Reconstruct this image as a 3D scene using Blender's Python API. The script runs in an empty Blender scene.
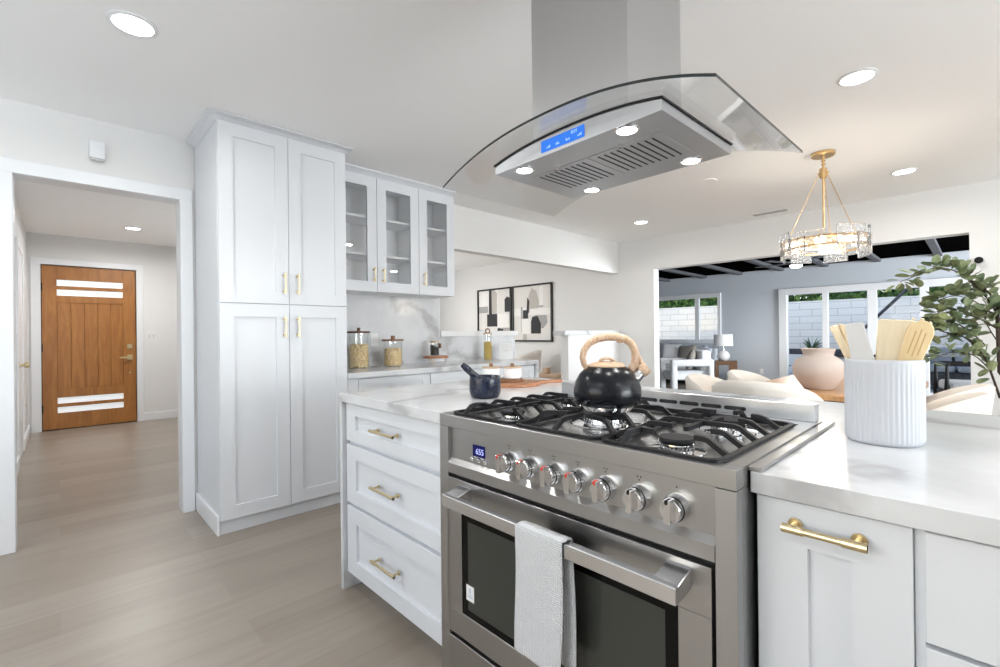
import bpy, bmesh, math, random
from mathutils import Vector, Matrix, noise
PI = math.pi
random.seed(7)
S = bpy.context.scene
C = S.collection

# ------------------------------------------------------------------ camera
EYE = Vector((0, 0, 1.17))
cy, cp, cr = math.radians(46.1747), math.radians(0.0611), math.radians(-0.5914)
fw = Vector((-math.sin(cy)*math.cos(cp), math.cos(cy)*math.cos(cp), math.sin(cp)))
rt = Vector((math.cos(cy), math.sin(cy), 0)); up = rt.cross(fw)
r2 = rt*math.cos(cr) + up*math.sin(cr); u2 = -rt*math.sin(cr) + up*math.cos(cr)
cd = bpy.data.cameras.new('camera'); cam = bpy.data.objects.new('camera', cd); C.objects.link(cam)
M = Matrix((r2, u2, -fw)).transposed().to_4x4(); M.translation = EYE
cam.matrix_world = M
cd.sensor_width = 36; cd.lens = 36*460.33/1000; cd.clip_start = 0.02; cd.clip_end = 200
S.camera = cam
# ------------------------------------------------------------------ exposure, world
S.view_settings.view_transform = 'Standard'; S.view_settings.look = 'None'
S.view_settings.gamma = 1; S.view_settings.use_curve_mapping = False
S.view_settings.exposure = 0.27
S.cycles.use_denoising = True
S.cycles.max_bounces = 10; S.cycles.diffuse_bounces = 6; S.cycles.transparent_max_bounces = 16
S.cycles.transmission_bounces = 10; S.cycles.glossy_bounces = 6
S.cycles.sample_clamp_indirect = 6; S.cycles.caustics_reflective = False; S.cycles.caustics_refractive = False
W = bpy.data.worlds.new('sky'); S.world = W; W.use_nodes = True
wn = W.node_tree.nodes; wl = W.node_tree.links
sky = wn.new('ShaderNodeTexSky'); sky.sky_type = 'NISHITA'; sky.sun_disc = False
sky.sun_elevation = math.radians(30); sky.sun_rotation = math.radians(200)
wl.new(sky.outputs[0], wn['Background'].inputs[0]); wn['Background'].inputs[1].default_value = 0.235

def area(name, loc, rot, sx, sy, power, col=(1, 1, 1), shape='RECTANGLE', spread=180):
    l = bpy.data.lights.new(name, 'AREA'); l.shape = shape; l.size = sx
    if shape in ('RECTANGLE', 'ELLIPSE'): l.size_y = sy
    l.energy = power; l.color = col; l.spread = math.radians(spread)
    o = bpy.data.objects.new(name, l); C.objects.link(o); o.location = loc; o.rotation_euler = rot
    return o
P_KITCHEN, P_SIDE, P_LIVING, P_NOOK, P_DOWN, P_HALL, P_FAN, P_CHAND = 41, 355, 740, 58, 7.0, 19, 44, 10
# unseen fill lamps added to brighten the rooms: behind the photographer, on the dining side, in the living room and in the side room
area('kitchen_fill', (-1.2, -2.40, 1.55), (PI/2+1.0, 0, 0), 2.6, 1.5, P_KITCHEN, (0.82, 0.91, 1.0))  # added behind the camera, tilted up to lighten the ceiling
area('dining_side_fill', (5.12, 2.2, 1.45), (0, PI/2+0.95, 0), 1.7, 3.2, P_SIDE, (0.92, 0.965, 1.0))  # added fill on the unseen dining side, tilted up
area('living_room_fill', (5.12, 8.4, 1.35), (0, PI/2+0.1, 0), 1.8, 3.0, P_LIVING, (0.90, 0.95, 1.0))  # added out of view to brighten the living room
area('aisle_fill', (-3.68, -1.45, 1.55), (0, -PI/2-0.95, 0), 1.3, 1.5, 4, (0.92, 0.96, 1.0))  # added out of view to lift the dim kitchen ceiling
area('hall_fill', (-5.9, 1.57, 1.45), (-PI/2-0.8, 0, 0), 1.2, 1.3, 3.5, (0.97, 0.98, 1.0))  # added out of view to lift the dim hall ceiling
area('nook_fill', (-8.05, 3.0, 1.5), (0, -PI/2-0.1, 0), 1.5, 2.2, P_NOOK, (0.98, 0.99, 1.0))  # added out of view to brighten the side room

# ------------------------------------------------------------------ mesh helpers
def NB(): return bmesh.new()
def merge(bm, t, mi=0):
    if mi:
        for f in t.faces: f.material_index = mi
    me = bpy.data.meshes.new('tmp'); t.to_mesh(me); t.free(); bm.from_mesh(me); bpy.data.meshes.remove(me)
def box(bm, x0, x1, y0, y1, z0, z1, bev=0, mi=0, seg=1):
    t = bmesh.new(); bmesh.ops.create_cube(t, size=1)
    bmesh.ops.scale(t, vec=(abs(x1-x0), abs(y1-y0), abs(z1-z0)), verts=t.verts)
    bmesh.ops.translate(t, vec=((x0+x1)/2, (y0+y1)/2, (z0+z1)/2), verts=t.verts)
    if bev: bmesh.ops.bevel(t, geom=t.edges[:], offset=bev, segments=seg, affect='EDGES', profile=0.5)
    merge(bm, t, mi); return bm
def prism(bm, pts, axis, a0, a1, mi=0, bev=0):
    """extrude a 2d outline along axis: 'z' (x,y) 'y' (x,z) 'x' (y,z)"""
    t = bmesh.new()
    def P(p, a):
        return {'z': (p[0], p[1], a), 'y': (p[0], a, p[1]), 'x': (a, p[0], p[1])}[axis]
    A = [t.verts.new(P(p, a0)) for p in pts]; B = [t.verts.new(P(p, a1)) for p in pts]
    t.faces.new(A); t.faces.new(B[::-1])
    n = len(pts)
    for i in range(n): t.faces.new((A[i], B[i], B[(i+1) % n], A[(i+1) % n]))
    bmesh.ops.recalc_face_normals(t, faces=t.faces)
    if bev: bmesh.ops.bevel(t, geom=t.edges[:], offset=bev, segments=1, affect='EDGES')
    merge(bm, t, mi); return bm
def lathe(bm, prof, seg=40, c=(0, 0), mi=0, flute=None):
    t = bmesh.new(); rings = []
    for r, z in prof:
        if r < 1e-6: rings.append([t.verts.new((c[0], c[1], z))])
        else:
            ring = []
            for i in range(seg):
                a = 2*PI*i/seg; rr = r + (flute(a, z) if flute else 0)
                ring.append(t.verts.new((c[0]+rr*math.cos(a), c[1]+rr*math.sin(a), z)))
            rings.append(ring)
    for A, B in zip(rings, rings[1:]):
        for i in range(seg):
            j = (i+1) % seg
            a0, a1 = A[i % len(A)], A[j % len(A)]; b0, b1 = B[i % len(B)], B[j % len(B)]
            vs = []
            for v in (a0, a1, b1, b0):
                if v not in vs: vs.append(v)
            if len(vs) > 2:
                try: t.faces.new(vs)
                except ValueError: pass
    bmesh.ops.recalc_face_normals(t, faces=t.faces)
    merge(bm, t, mi); return bm
def tube(bm, pts, r, seg=8, mi=0, rs=None, flat=1.0, square=False, caps=True):
    """sweep a circle (or a square bar) along a polyline"""
    pts = [Vector(p) for p in pts]; t = bmesh.new(); rings = []; n = len(pts)
    ref = None
    for i, p in enumerate(pts):
        d = (pts[min(i+1, n-1)] - pts[max(i-1, 0)])
        d.normalize()
        if ref is None:
            ref = Vector((0, 0, 1)) if abs(d.z) < 0.9 else Vector((1, 0, 0))
        u = d.cross(ref)
        if u.length < 1e-5: u = d.cross(Vector((0, 1, 0)))
        u.normalize(); v = u.cross(d); v.normalize(); ref = v
        rad = rs[i] if rs else r
        k = 4 if square else seg
        ring = []
        for j in range(k):
            a = 2*PI*j/k + (PI/4 if square else 0)
            f = 1.414 if square else 1
            ring.append(t.verts.new(p + u*math.cos(a)*rad*f*flat + v*math.sin(a)*rad*f))
        rings.append(ring)
    k = len(rings[0])
    for A, B in zip(rings, rings[1:]):
        for j in range(k): t.faces.new((A[j], A[(j+1) % k], B[(j+1) % k], B[j]))
    if caps: t.faces.new(rings[0][::-1]); t.faces.new(rings[-1])
    bmesh.ops.recalc_face_normals(t, faces=t.faces)
    merge(bm, t, mi); return bm
def cyl(bm, p0, p1, r, seg=20, mi=0, r1=None):
    return tube(bm, [p0, p1], r, seg, mi, rs=[r, r if r1 is None else r1])
def sphere(bm, c, r, sx=1, sy=1, sz=1, u=20, v=12, mi=0):
    t = bmesh.new(); bmesh.ops.create_uvsphere(t, u_segments=u, v_segments=v, radius=r)
    bmesh.ops.scale(t, vec=(sx, sy, sz), verts=t.verts); bmesh.ops.translate(t, vec=c, verts=t.verts)
    merge(bm, t, mi); return bm
def torus(bm, c, R, r, seg=40, k=8, mi=0):
    pts = [(c[0]+R*math.cos(2*PI*i/seg), c[1]+R*math.sin(2*PI*i/seg), c[2]) for i in range(seg+1)]
    return tube(bm, pts, r, k, mi, caps=False)
def xf(bm, mat): bmesh.ops.transform(bm, matrix=mat, verts=bm.verts); return bm

def obj(name, bm, m, parent=None, smooth=35, world=False):
    """link a bmesh as ONE mesh object; world=True when a parented mesh was drawn in world coordinates"""
    if world and parent is not None:
        pm = Matrix.Translation(parent.location) @ parent.rotation_euler.to_matrix().to_4x4()
        g = parent.parent
        while g is not None:
            pm = (Matrix.Translation(g.location) @ g.rotation_euler.to_matrix().to_4x4()) @ pm; g = g.parent
        xf(bm, pm.inverted())
    me = bpy.data.meshes.new(name); bm.to_mesh(me); bm.free()
    for x in (m if isinstance(m, (list, tuple)) else [m]): me.materials.append(x)
    if smooth:
        for p in me.polygons: p.use_smooth = True
        me.set_sharp_from_angle(angle=math.radians(smooth))
    o = bpy.data.objects.new(name, me); C.objects.link(o)
    if parent is not None: o.parent = parent
    return o
def tag(o, label, cat, group=None, kind=None):
    o['label'] = label
    if cat: o['category'] = cat
    if group: o['group'] = group
    if kind: o['kind'] = kind
    return o
def thing(name, label, cat, loc=(0, 0, 0), rz=0, group=None):
    o = bpy.data.objects.new(name, None); C.objects.link(o); o.empty_display_size = 0.1
    o.location = loc; o.rotation_euler = (0, 0, rz)
    return tag(o, label, cat, group)
def struct(name, bm, m, smooth=0):
    o = obj(name, bm, m, None, smooth); o['kind'] = 'structure'; return o
def dup(o, parent=None):
    c = o.copy(); C.objects.link(c)
    if parent is not None: c.parent = parent
    for ch in list(o.children): dup(ch, c)
    return c
def text(body, size, m, mat, parent, name):
    cu = bpy.data.curves.new(name, 'FONT'); cu.body = body; cu.size = size; cu.extrude = size*0.01
    cu.align_x = 'CENTER'; cu.align_y = 'CENTER'
    t = bpy.data.objects.new('tmp', cu); C.objects.link(t)
    dg = bpy.context.evaluated_depsgraph_get(); me = bpy.data.meshes.new_from_object(t.evaluated_get(dg))
    bpy.data.objects.remove(t); bpy.data.curves.remove(cu)
    me.transform(mat); me.materials.clear(); me.materials.append(m)
    o = bpy.data.objects.new(name, me); C.objects.link(o); o.parent = parent
    return o

# ------------------------------------------------------------------ materials
def mat(name, col, rough=0.5, metal=0.0, **kw):
    m = bpy.data.materials.new(name); m.use_nodes = True
    b = m.node_tree.nodes['Principled BSDF']
    b.inputs['Base Color'].default_value = (*col, 1); b.inputs['Roughness'].default_value = rough
    b.inputs['Metallic'].default_value = metal
    for k, v in kw.items():
        b.inputs[k.replace('_', ' ')].default_value = v
    return m
def nodes(m): return m.node_tree.nodes, m.node_tree.links, m.node_tree.nodes['Principled BSDF']
def coords(m, kind='Object', scale=(1, 1, 1), rot=(0, 0, 0)):
    n, l, b = nodes(m); tc = n.new('ShaderNodeTexCoord'); mp = n.new('ShaderNodeMapping')
    mp.inputs['Scale'].default_value = scale; mp.inputs['Rotation'].default_value = rot
    l.new(tc.outputs[kind], mp.inputs[0]); return mp.outputs[0]
def ramp(m, src, stops):
    n, l, b = nodes(m); r = n.new('ShaderNodeValToRGB')
    e = r.color_ramp.elements
    e[0].position, e[0].color = stops[0][0], (*stops[0][1], 1)
    e[1].position, e[1].color = stops[-1][0], (*stops[-1][1], 1)
    for p, c in stops[1:-1]:
        x = e.new(p); x.color = (*c, 1)
    l.new(src, r.inputs[0]); return r.outputs[0]
def noise_tex(m, vec, scale, detail=4, rough=0.5, dist=0):
    n, l, b = nodes(m); t = n.new('ShaderNodeTexNoise')
    t.inputs['Scale'].default_value = scale; t.inputs['Detail'].default_value = detail
    t.inputs['Roughness'].default_value = rough; t.inputs['Distortion'].default_value = dist
    if vec is not None: l.new(vec, t.inputs['Vector'])
    return t
def bump(m, src, strength=0.1, dist=0.01):
    n, l, b = nodes(m); x = n.new('ShaderNodeBump'); x.inputs['Strength'].default_value = strength
    x.inputs['Distance'].default_value = dist; l.new(src, x.inputs['Height']); l.new(x.outputs[0], b.inputs['Normal'])
def mixc(m, fac, a, bcol, mode='MIX'):
    n, l, b = nodes(m); x = n.new('ShaderNodeMix'); x.data_type = 'RGBA'; x.blend_type = mode
    for s, i in ((fac, 0), (a, 6), (bcol, 7)):
        if hasattr(s, 'links'): l.new(s, x.inputs[i])
        elif i == 0: x.inputs[0].default_value = s
        else: x.inputs[i].default_value = (*s, 1)
    return x.outputs[2]

def plaster(name, col, rough=0.85):
    m = mat(name, col, rough); v = coords(m); t = noise_tex(m, v, 90, 3); bump(m, t.outputs[0], 0.05, 0.004); return m
WALL = plaster('warm_white_wall_paint', (0.745, 0.742, 0.735))
CEIL = plaster('ceiling_paint', (0.93, 0.93, 0.93))
GREYWALL = plaster('cool_grey_wall_paint', (0.56, 0.60, 0.65))
TRIM = mat('trim_gloss_white', (0.80, 0.815, 0.835), 0.35)
CAB = mat('cabinet_white_lacquer', (0.70, 0.718, 0.748), 0.38)
CABIN = mat('cabinet_interior_white', (0.92, 0.93, 0.94), 0.5)
DARKGAP = mat('shadow_gap_black', (0.012, 0.012, 0.012), 0.8)
BRASS = mat('brushed_brass', (0.70, 0.58, 0.36), 0.30, 1.0)
GOLD = mat('satin_gold', (0.72, 0.50, 0.25), 0.32, 1.0)
BLACK = mat('black_satin', (0.007, 0.007, 0.008), 0.4, 0.0, Specular_IOR_Level=0.25)
BLACKM = mat('black_matte', (0.02, 0.02, 0.022), 0.7)
CHROME = mat('polished_chrome', (0.80, 0.80, 0.81), 0.10, 1.0)
IRON = mat('cast_iron', (0.006, 0.006, 0.008), 0.45, 0.0, Specular_IOR_Level=0.3)
t = noise_tex(IRON, coords(IRON), 400, 2); bump(IRON, t.outputs[0], 0.12, 0.001)

def steel(name, col, rough, sc):
    m = mat(name, col, rough, 1.0); n, l, b = nodes(m)
    t = noise_tex(m, coords(m, 'Object', sc), 60, 2, 0.6)
    r = n.new('ShaderNodeMapRange'); r.inputs[3].default_value = rough-0.06; r.inputs[4].default_value = rough+0.08
    l.new(t.outputs[0], r.inputs[0]); l.new(r.outputs[0], b.inputs['Roughness'])
    return m
STEEL = steel('brushed_steel', (0.43, 0.425, 0.42), 0.30, (0.4, 12, 14))
STEELV = steel('brushed_steel_vertical', (0.46, 0.455, 0.455), 0.33, (14, 14, 0.3))
STEELH = steel('hood_steel', (0.50, 0.51, 0.53), 0.33, (0.6, 14, 10))

def marble():
    m = mat('veined_white_quartz', (0.85, 0.85, 0.84), 0.16); n, l, b = nodes(m)
    v = coords(m, 'Object', (1, 1, 1), (0.35, 0.2, 0.6))
    w = noise_tex(m, v, 1.6, 5, 0.55, 0.4)
    ad = n.new('ShaderNodeVectorMath'); ad.operation = 'MULTIPLY_ADD'
    l.new(w.outputs['Color'], ad.inputs[0]); ad.inputs[1].default_value = (0.75, 0.75, 0.75); l.new(v, ad.inputs[2])
    wv = n.new('ShaderNodeTexWave'); wv.wave_type = 'BANDS'; wv.bands_direction = 'DIAGONAL'
    wv.inputs['Scale'].default_value = 0.8; wv.inputs['Distortion'].default_value = 1.6; wv.inputs['Detail'].default_value = 3
    wv.inputs['Detail Scale'].default_value = 1.3
    l.new(ad.outputs[0], wv.inputs['Vector'])
    vein = ramp(m, wv.outputs['Fac'], [(0.0, (0.50, 0.50, 0.505)), (0.05, (0.62, 0.625, 0.635)), (0.16, (0.69, 0.70, 0.715)), (1.0, (0.71, 0.72, 0.735))])
    cl = noise_tex(m, v, 2.3, 5, 0.6, 0.6)
    cloud = ramp(m, cl.outputs[0], [(0.34, (0.82, 0.82, 0.83)), (0.58, (1, 1, 1))])
    l.new(mixc(m, 0.8, vein, cloud, 'MULTIPLY'), b.inputs['Base Color'])
    return m
MARBLE = marble()

def planks():
    m = mat('pale_oak_plank_floor', (0.6, 0.5, 0.4), 0.34); n, l, b = nodes(m)
    v = coords(m, 'Object', (1, 1, 1), (0, 0, PI/2))
    br = n.new('ShaderNodeTexBrick'); br.offset = 0.37; br.offset_frequency = 2
    br.inputs['Color1'].default_value = (0.0, 0.0, 0.0, 1); br.inputs['Color2'].default_value = (1, 1, 1, 1)
    br.inputs['Mortar'].default_value = (0.5, 0.5, 0.5, 1)
    br.inputs['Scale'].default_value = 1; br.inputs['Mortar Size'].default_value = 0.0012
    br.inputs['Brick Width'].default_value = 1.5; br.inputs['Row Height'].default_value = 0.21
    l.new(v, br.inputs['Vector'])
    g = noise_tex(m, coords(m, 'Object', (26, 1.4, 1)), 1.2, 6, 0.62, 0.6)
    # shift the grain per plank
    tone = ramp(m, br.outputs['Color'], [(0.0, (0.272, 0.232, 0.188)), (0.5, (0.300, 0.259, 0.214)), (1.0, (0.334, 0.292, 0.246))])
    grain = ramp(m, g.outputs[0], [(0.25, (0.88, 0.865, 0.85)), (0.5, (1, 1, 1)), (0.8, (1.05, 1.05, 1.05))])
    k = noise_tex(m, coords(m, 'Object', (5, 1.1, 1)), 1.0, 3, 0.5, 0.2)
    knots = ramp(m, k.outputs[0], [(0.25, (0.88, 0.87, 0.86)), (0.55, (1, 1, 1))])
    c = mixc(m, 1.0, mixc(m, 1.0, tone, grain, 'MULTIPLY'), knots, 'MULTIPLY')
    c = mixc(m, br.outputs['Fac'], c, (0.28, 0.24, 0.20))
    l.new(c, b.inputs['Base Color'])
    bump(m, br.outputs['Fac'], -0.15, 0.002)
    return m
FLOOR = planks()

def wood(name, c0, c1, scale=(1, 1, 1), sc=6.0, rough=0.45, rot=(0, 0, 0)):
    m = mat(name, c1, rough); n, l, b = nodes(m)
    v = coords(m, 'Object', scale, rot); g = noise_tex(m, v, sc, 7, 0.6, 1.2)
    l.new(ramp(m, g.outputs[0], [(0.28, c0), (0.50, tuple((a+c)/2 for a, c in zip(c0, c1))), (0.70, c1)]), b.inputs['Base Color'])
    return m
DOORWOOD = wood('mahogany_door_wood', (0.27, 0.100, 0.020), (0.43, 0.185, 0.045), (6, 6, 0.7), 2.6, 0.40)
WALNUT = wood('walnut', (0.13, 0.055, 0.025), (0.30, 0.14, 0.065), (2, 14, 14), 6, 0.45)
ACACIA = wood('acacia_wood', (0.30, 0.115, 0.05), (0.52, 0.24, 0.11), (3, 12, 8), 5, 0.45)
BIRCH = wood('pale_beech', (0.66, 0.53, 0.35), (0.78, 0.66, 0.47), (9, 9, 1.2), 5, 0.5)
HANDLEWOOD = wood('printed_wood_grip', (0.34, 0.20, 0.12), (0.64, 0.48, 0.34), (40, 40, 14), 3, 0.45)
LIDWOOD = wood('light_wood_lid', (0.45, 0.30, 0.19), (0.62, 0.46, 0.32), (10, 50, 20), 3, 0.45)
TABLEWOOD = wood('table_oak', (0.44, 0.22, 0.09), (0.62, 0.36, 0.17), (12, 1.2, 3), 4, 0.28)
SIDEWOOD = wood('side_table_wood', (0.11, 0.055, 0.025), (0.23, 0.125, 0.065), (3, 3, 12), 4, 0.5)

def glass(name, tint=(1, 1, 1), gloss=0.0, clear=0.0, rough=0.0):
    """thin clear pane: see-through plus a fresnel reflection"""
    m = bpy.data.materials.new(name); m.use_nodes = True; n = m.node_tree.nodes; l = m.node_tree.links
    n.remove(n['Principled BSDF']); out = n['Material Output']
    tr = n.new('ShaderNodeBsdfTransparent'); tr.inputs[0].default_value = (*tint, 1)
    gl = n.new('ShaderNodeBsdfGlossy'); gl.inputs['Roughness'].default_value = rough
    lw = n.new('ShaderNodeLayerWeight'); lw.inputs[0].default_value = 0.5
    pw = n.new('ShaderNodeMath'); pw.operation = 'POWER'; pw.inputs[1].default_value = 5; l.new(lw.outputs['Facing'], pw.inputs[0])
    ad = n.new('ShaderNodeMath'); ad.operation = 'MULTIPLY_ADD'; ad.inputs[1].default_value = 0.9; ad.inputs[2].default_value = 0.03+gloss; ad.use_clamp = True
    mx = n.new('ShaderNodeMixShader'); l.new(pw.outputs[0], ad.inputs[0]); l.new(ad.outputs[0], mx.inputs[0])
    l.new(tr.outputs[0], mx.inputs[1]); l.new(gl.outputs[0], mx.inputs[2]); l.new(mx.outputs[0], out.inputs[0])
    return m
PANE = glass('window_glass', (0.97, 0.98, 0.98), -0.02)
CABGLASS = glass('cabinet_glass', (0.97, 0.975, 0.98), 0.05)
HOODGLASS = glass('hood_canopy_glass', (0.955, 0.96, 0.96), 0.02)
JARGLASS = glass('jar_glass', (0.965, 0.97, 0.965), 0.02)
GLASSEDGE = mat('dark_glass_edge', (0.012, 0.016, 0.016), 0.15)
CRYSTAL = mat('cast_crystal', (1, 1, 1), 0.06, 0.0, Transmission_Weight=1.0, IOR=1.45)
t = noise_tex(CRYSTAL, coords(CRYSTAL), 55, 3); bump(CRYSTAL, t.outputs[0], 0.6, 0.01)

def emit(name, col, s):
    m = mat(name, (0, 0, 0), 1.0); b = m.node_tree.nodes['Principled BSDF']
    b.inputs['Emission Color'].default_value = (*col, 1); b.inputs['Emission Strength'].default_value = s; return m
LAMP = emit('lit_lamp_lens', (1, 0.98, 0.95), 9)
BULB = emit('warm_bulb', (1, 0.92, 0.82), 12)
BLUELCD = emit('blue_lcd', (0.035, 0.20, 0.82), 0.95)
LCDTEXT = emit('lcd_text', (0.45, 0.68, 1.0), 1.0)
CLOCKBG = emit('clock_blue', (0.004, 0.004, 0.13), 0.6)
CLOCKTXT = emit('clock_digits', (0.45, 0.50, 1.0), 1.3)
FROST = mat('frosted_glow_glass', (0.80, 0.84, 0.86), 0.35, 0.0)
nb = nodes(FROST)[2]; nb.inputs['Emission Color'].default_value = (0.88, 0.95, 1, 1); nb.inputs['Emission Strength'].default_value = 0.35  # own glow imitates daylight behind the frosted door strips

def fabric(name, col, sc=240, strength=0.35, rough=0.9):
    m = mat(name, col, rough); t = noise_tex(m, coords(m), sc, 2); bump(m, t.outputs[0], strength, 0.003)
    nodes(m)[2].inputs['Sheen Weight'].default_value = 0.2; return m
BOUCLE = fabric('cream_boucle', (0.78, 0.73, 0.67))
SOFA = fabric('pale_grey_sofa_linen', (0.62, 0.645, 0.68))
PILLOWG = fabric('light_grey_pillow', (0.60, 0.61, 0.63))
PILLOWT = fabric('taupe_pillow', (0.30, 0.28, 0.25))
PILLOWB = fabric('blue_grey_pillow', (0.50, 0.55, 0.62))
ARMW = fabric('white_upholstery', (0.74, 0.765, 0.80))
GREYCUSH = fabric('grey_cushion', (0.42, 0.44, 0.47))
SHADE = fabric('white_lamp_shade', (0.80, 0.81, 0.83))
CERAMIC = mat('white_ceramic', (0.82, 0.82, 0.82), 0.25)
CROCK = mat('matte_white_ceramic', (0.50, 0.52, 0.56), 0.45)
VASE = mat('blush_clay', (0.56, 0.475, 0.43), 0.8)
t = noise_tex(VASE, coords(VASE), 30, 4); bump(VASE, t.outputs[0], 0.1, 0.01)
KETTLE = mat('black_enamel', (0.004, 0.005, 0.008), 0.25, 0.0, Specular_IOR_Level=0.28)
NAVY = mat('navy_stone', (0.012, 0.022, 0.055), 0.22); n_, l_, b_ = nodes(NAVY)
t = noise_tex(NAVY, coords(NAVY), 38, 6, 0.7); l_.new(ramp(NAVY, t.outputs[0], [(0.35, (0.004, 0.006, 0.015)), (0.62, (0.011, 0.018, 0.042)), (0.78, (0.07, 0.09, 0.14))]), b_.inputs['Base Color'])
OVENGLASS = mat('dark_oven_glass', (0.042, 0.044, 0.038), 0.06, 0.0, Specular_IOR_Level=0.35)
OVENBORDER = mat('black_glass_border', (0.003, 0.003, 0.003), 0.25, 0.0, Specular_IOR_Level=0.15)
TURNER_GREY = mat('grey_painted_turner', (0.60, 0.60, 0.60), 0.6)
PASTA = mat('dry_pasta', (0.88, 0.68, 0.38), 0.5)
PASTAY = mat('yellow_grain', (0.68, 0.48, 0.10), 0.6)
BEANS = mat('coffee_beans', (0.018, 0.013, 0.012), 0.5)
SOIL = mat('dark_soil', (0.05, 0.045, 0.045), 0.9)
LEAFM = mat('eucalyptus_leaf', (0.09, 0.14, 0.06), 0.5); n_, l_, b_ = nodes(LEAFM)
oi = n_.new('ShaderNodeTexCoord'); t = noise_tex(LEAFM, oi.outputs['Object'], 9, 2)
l_.new(ramp(LEAFM, t.outputs[0], [(0.3, (0.10, 0.15, 0.075)), (0.5, (0.20, 0.25, 0.135)), (0.72, (0.34, 0.37, 0.19))]), b_.inputs['Base Color'])
BARK = mat('dark_bark', (0.06, 0.04, 0.028), 0.8)
HEDGE = mat('hedge_leaf', (0.05, 0.12, 0.03), 0.6); n_, l_, b_ = nodes(HEDGE)
t = noise_tex(HEDGE, coords(HEDGE), 6, 3); l_.new(ramp(HEDGE, t.outputs[0], [(0.3, (0.03, 0.08, 0.025)), (0.5, (0.11, 0.24, 0.06)), (0.72, (0.28, 0.42, 0.12))]), b_.inputs['Base Color'])
PALMM = mat('palm_leaf', (0.06, 0.14, 0.07), 0.5)
TURF = mat('turf', (0.05, 0.20, 0.06), 0.9)
PATIO = mat('patio_concrete', (0.55, 0.55, 0.54), 0.9)

def blocks():
    m = mat('painted_block_wall', (0.8, 0.8, 0.78), 0.85); n, l, b = nodes(m)
    br = n.new('ShaderNodeTexBrick'); br.offset = 0.5
    br.inputs['Color1'].default_value = (0.86, 0.87, 0.85, 1); br.inputs['Color2'].default_value = (0.80, 0.82, 0.81, 1)
    br.inputs['Mortar'].default_value = (0.58, 0.60, 0.59, 1); br.inputs['Scale'].default_value = 1
    br.inputs['Mortar Size'].default_value = 0.010; br.inputs['Brick Width'].default_value = 0.62; br.inputs['Row Height'].default_value = 0.20
    tc = n.new('ShaderNodeTexCoord'); sp = n.new('ShaderNodeSeparateXYZ'); cb = n.new('ShaderNodeCombineXYZ')
    l.new(tc.outputs['Object'], sp.inputs[0]); l.new(sp.outputs[0], cb.inputs[0]); l.new(sp.outputs[2], cb.inputs[1])
    l.new(cb.outputs[0], br.inputs['Vector']); l.new(br.outputs['Color'], b.inputs['Base Color'])
    bump(m, br.outputs['Fac'], -0.4, 0.02); return m
BLOCK = blocks()

# ------------------------------------------------------------------ structure
CE = 2.49; XL = -3.69; YF = 5.977; YW = 11.0
b = NB(); box(b, -8.3, 5.32, -2.6, YW+0.15, -0.12, 0); struct('floor', b, FLOOR)
b = NB(); box(b, -8.3, 5.32, -2.6, YF+0.06, CE, CE+0.12); struct('ceiling', b, CEIL)
b = NB(); box(b, -8.3, 5.32, YF+0.06, YW+0.15, CE, CE+0.12); struct('ceiling_living_room', b, mat('black_ceiling', (0.003, 0.003, 0.003), 1.0, 0.0, Specular_IOR_Level=0.0))
for i, bx in enumerate((-6.25, -5.36, -4.48, -3.69, -2.88, -2.1, -1.3, -0.48, 0.3, 1.1)):
    b = NB(); box(b, bx-0.05, bx+0.05, YF+0.14, YW, CE-0.055, CE, 0.004); struct('beam_%d' % (i+1), b, mat('beam_grey', (0.10, 0.105, 0.115), 0.8) if i == 0 else bpy.data.materials['beam_grey'])

# left wall (doorway into the hall, cabinets, then the header over the open passage)
b = NB()
box(b, XL-0.12, XL, -2.6, -2.25, 0, CE); box(b, XL-0.12, XL, -0.65, -0.176, 0, CE); box(b, XL-0.12, XL, -2.25, -0.65, 0, 0.85); box(b, XL-0.12, XL, -2.25, -0.65, 2.25, CE); box(b, XL-0.12, XL, -0.176, 0.591, 2.085, CE)
box(b, XL-0.12, XL, 0.591, 2.72, 0, CE); box(b, XL-0.12, XL, 2.72, YF, 2.042, CE)
struct('wall_left', b, WALL)
b = NB(); box(b, XL-0.12, XL, 2.72, 3.765, 0, 1.15); struct('wall_half', b, MARBLE)
b = NB(); box(b, XL-0.12, XL, 4.765, YF, 0, 1.15); struct('wall_half_far', b, WALL)
b = NB(); box(b, XL-0.17, XL+0.025, 2.72, 3.80, 1.15, 1.205, 0.003); struct('trim_1', b, CERAMIC)
b = NB(); box(b, XL-0.17, XL+0.03, 4.66, YF-0.002, 1.145, 1.205, 0.003); struct('trim_2', b, MARBLE)
b = NB(); box(b, XL, XL+0.012, 1.47, 2.70, 0.905, 1.525); box(b, XL, XL+0.012, 2.70, 3.765, 0.905, 1.15)
struct('wall_backsplash', b, MARBLE)
# far wall with the wide opening to the living room
b = NB()
box(b, -8.3, -3.13, YF, YF+0.14, 0, CE); box(b, -3.13, -0.058, YF, YF+0.14, 2.05, CE); box(b, -0.058, 5.32, YF, YF+0.14, 0, CE)
struct('wall_far', b, WALL)
b = NB(); box(b, 5.2, 5.32, -2.6, 0.5, 0, CE); box(b, 5.2, 5.32, 3.9, 6.9, 0, CE); box(b, 5.2, 5.32, 9.9, YW, 0, CE); box(b, 5.2, 5.32, 6.9, 9.9, 0, 0.4); box(b, 5.2, 5.32, 6.9, 9.9, 2.3, CE)
box(b, 5.2, 5.32, 0.5, 3.9, 0, 0.55); box(b, 5.2, 5.32, 0.5, 3.9, 2.35, CE); struct('wall_right', b, WALL)
b = NB(); box(b, 5.22, 5.28, 0.5, 3.9, 0.55, 0.62); box(b, 5.22, 5.28, 0.5, 3.9, 2.28, 2.35)
for y in (0.5, 1.62, 2.74, 3.84): box(b, 5.22, 5.28, y, y+0.06, 0.62, 2.28)
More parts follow.
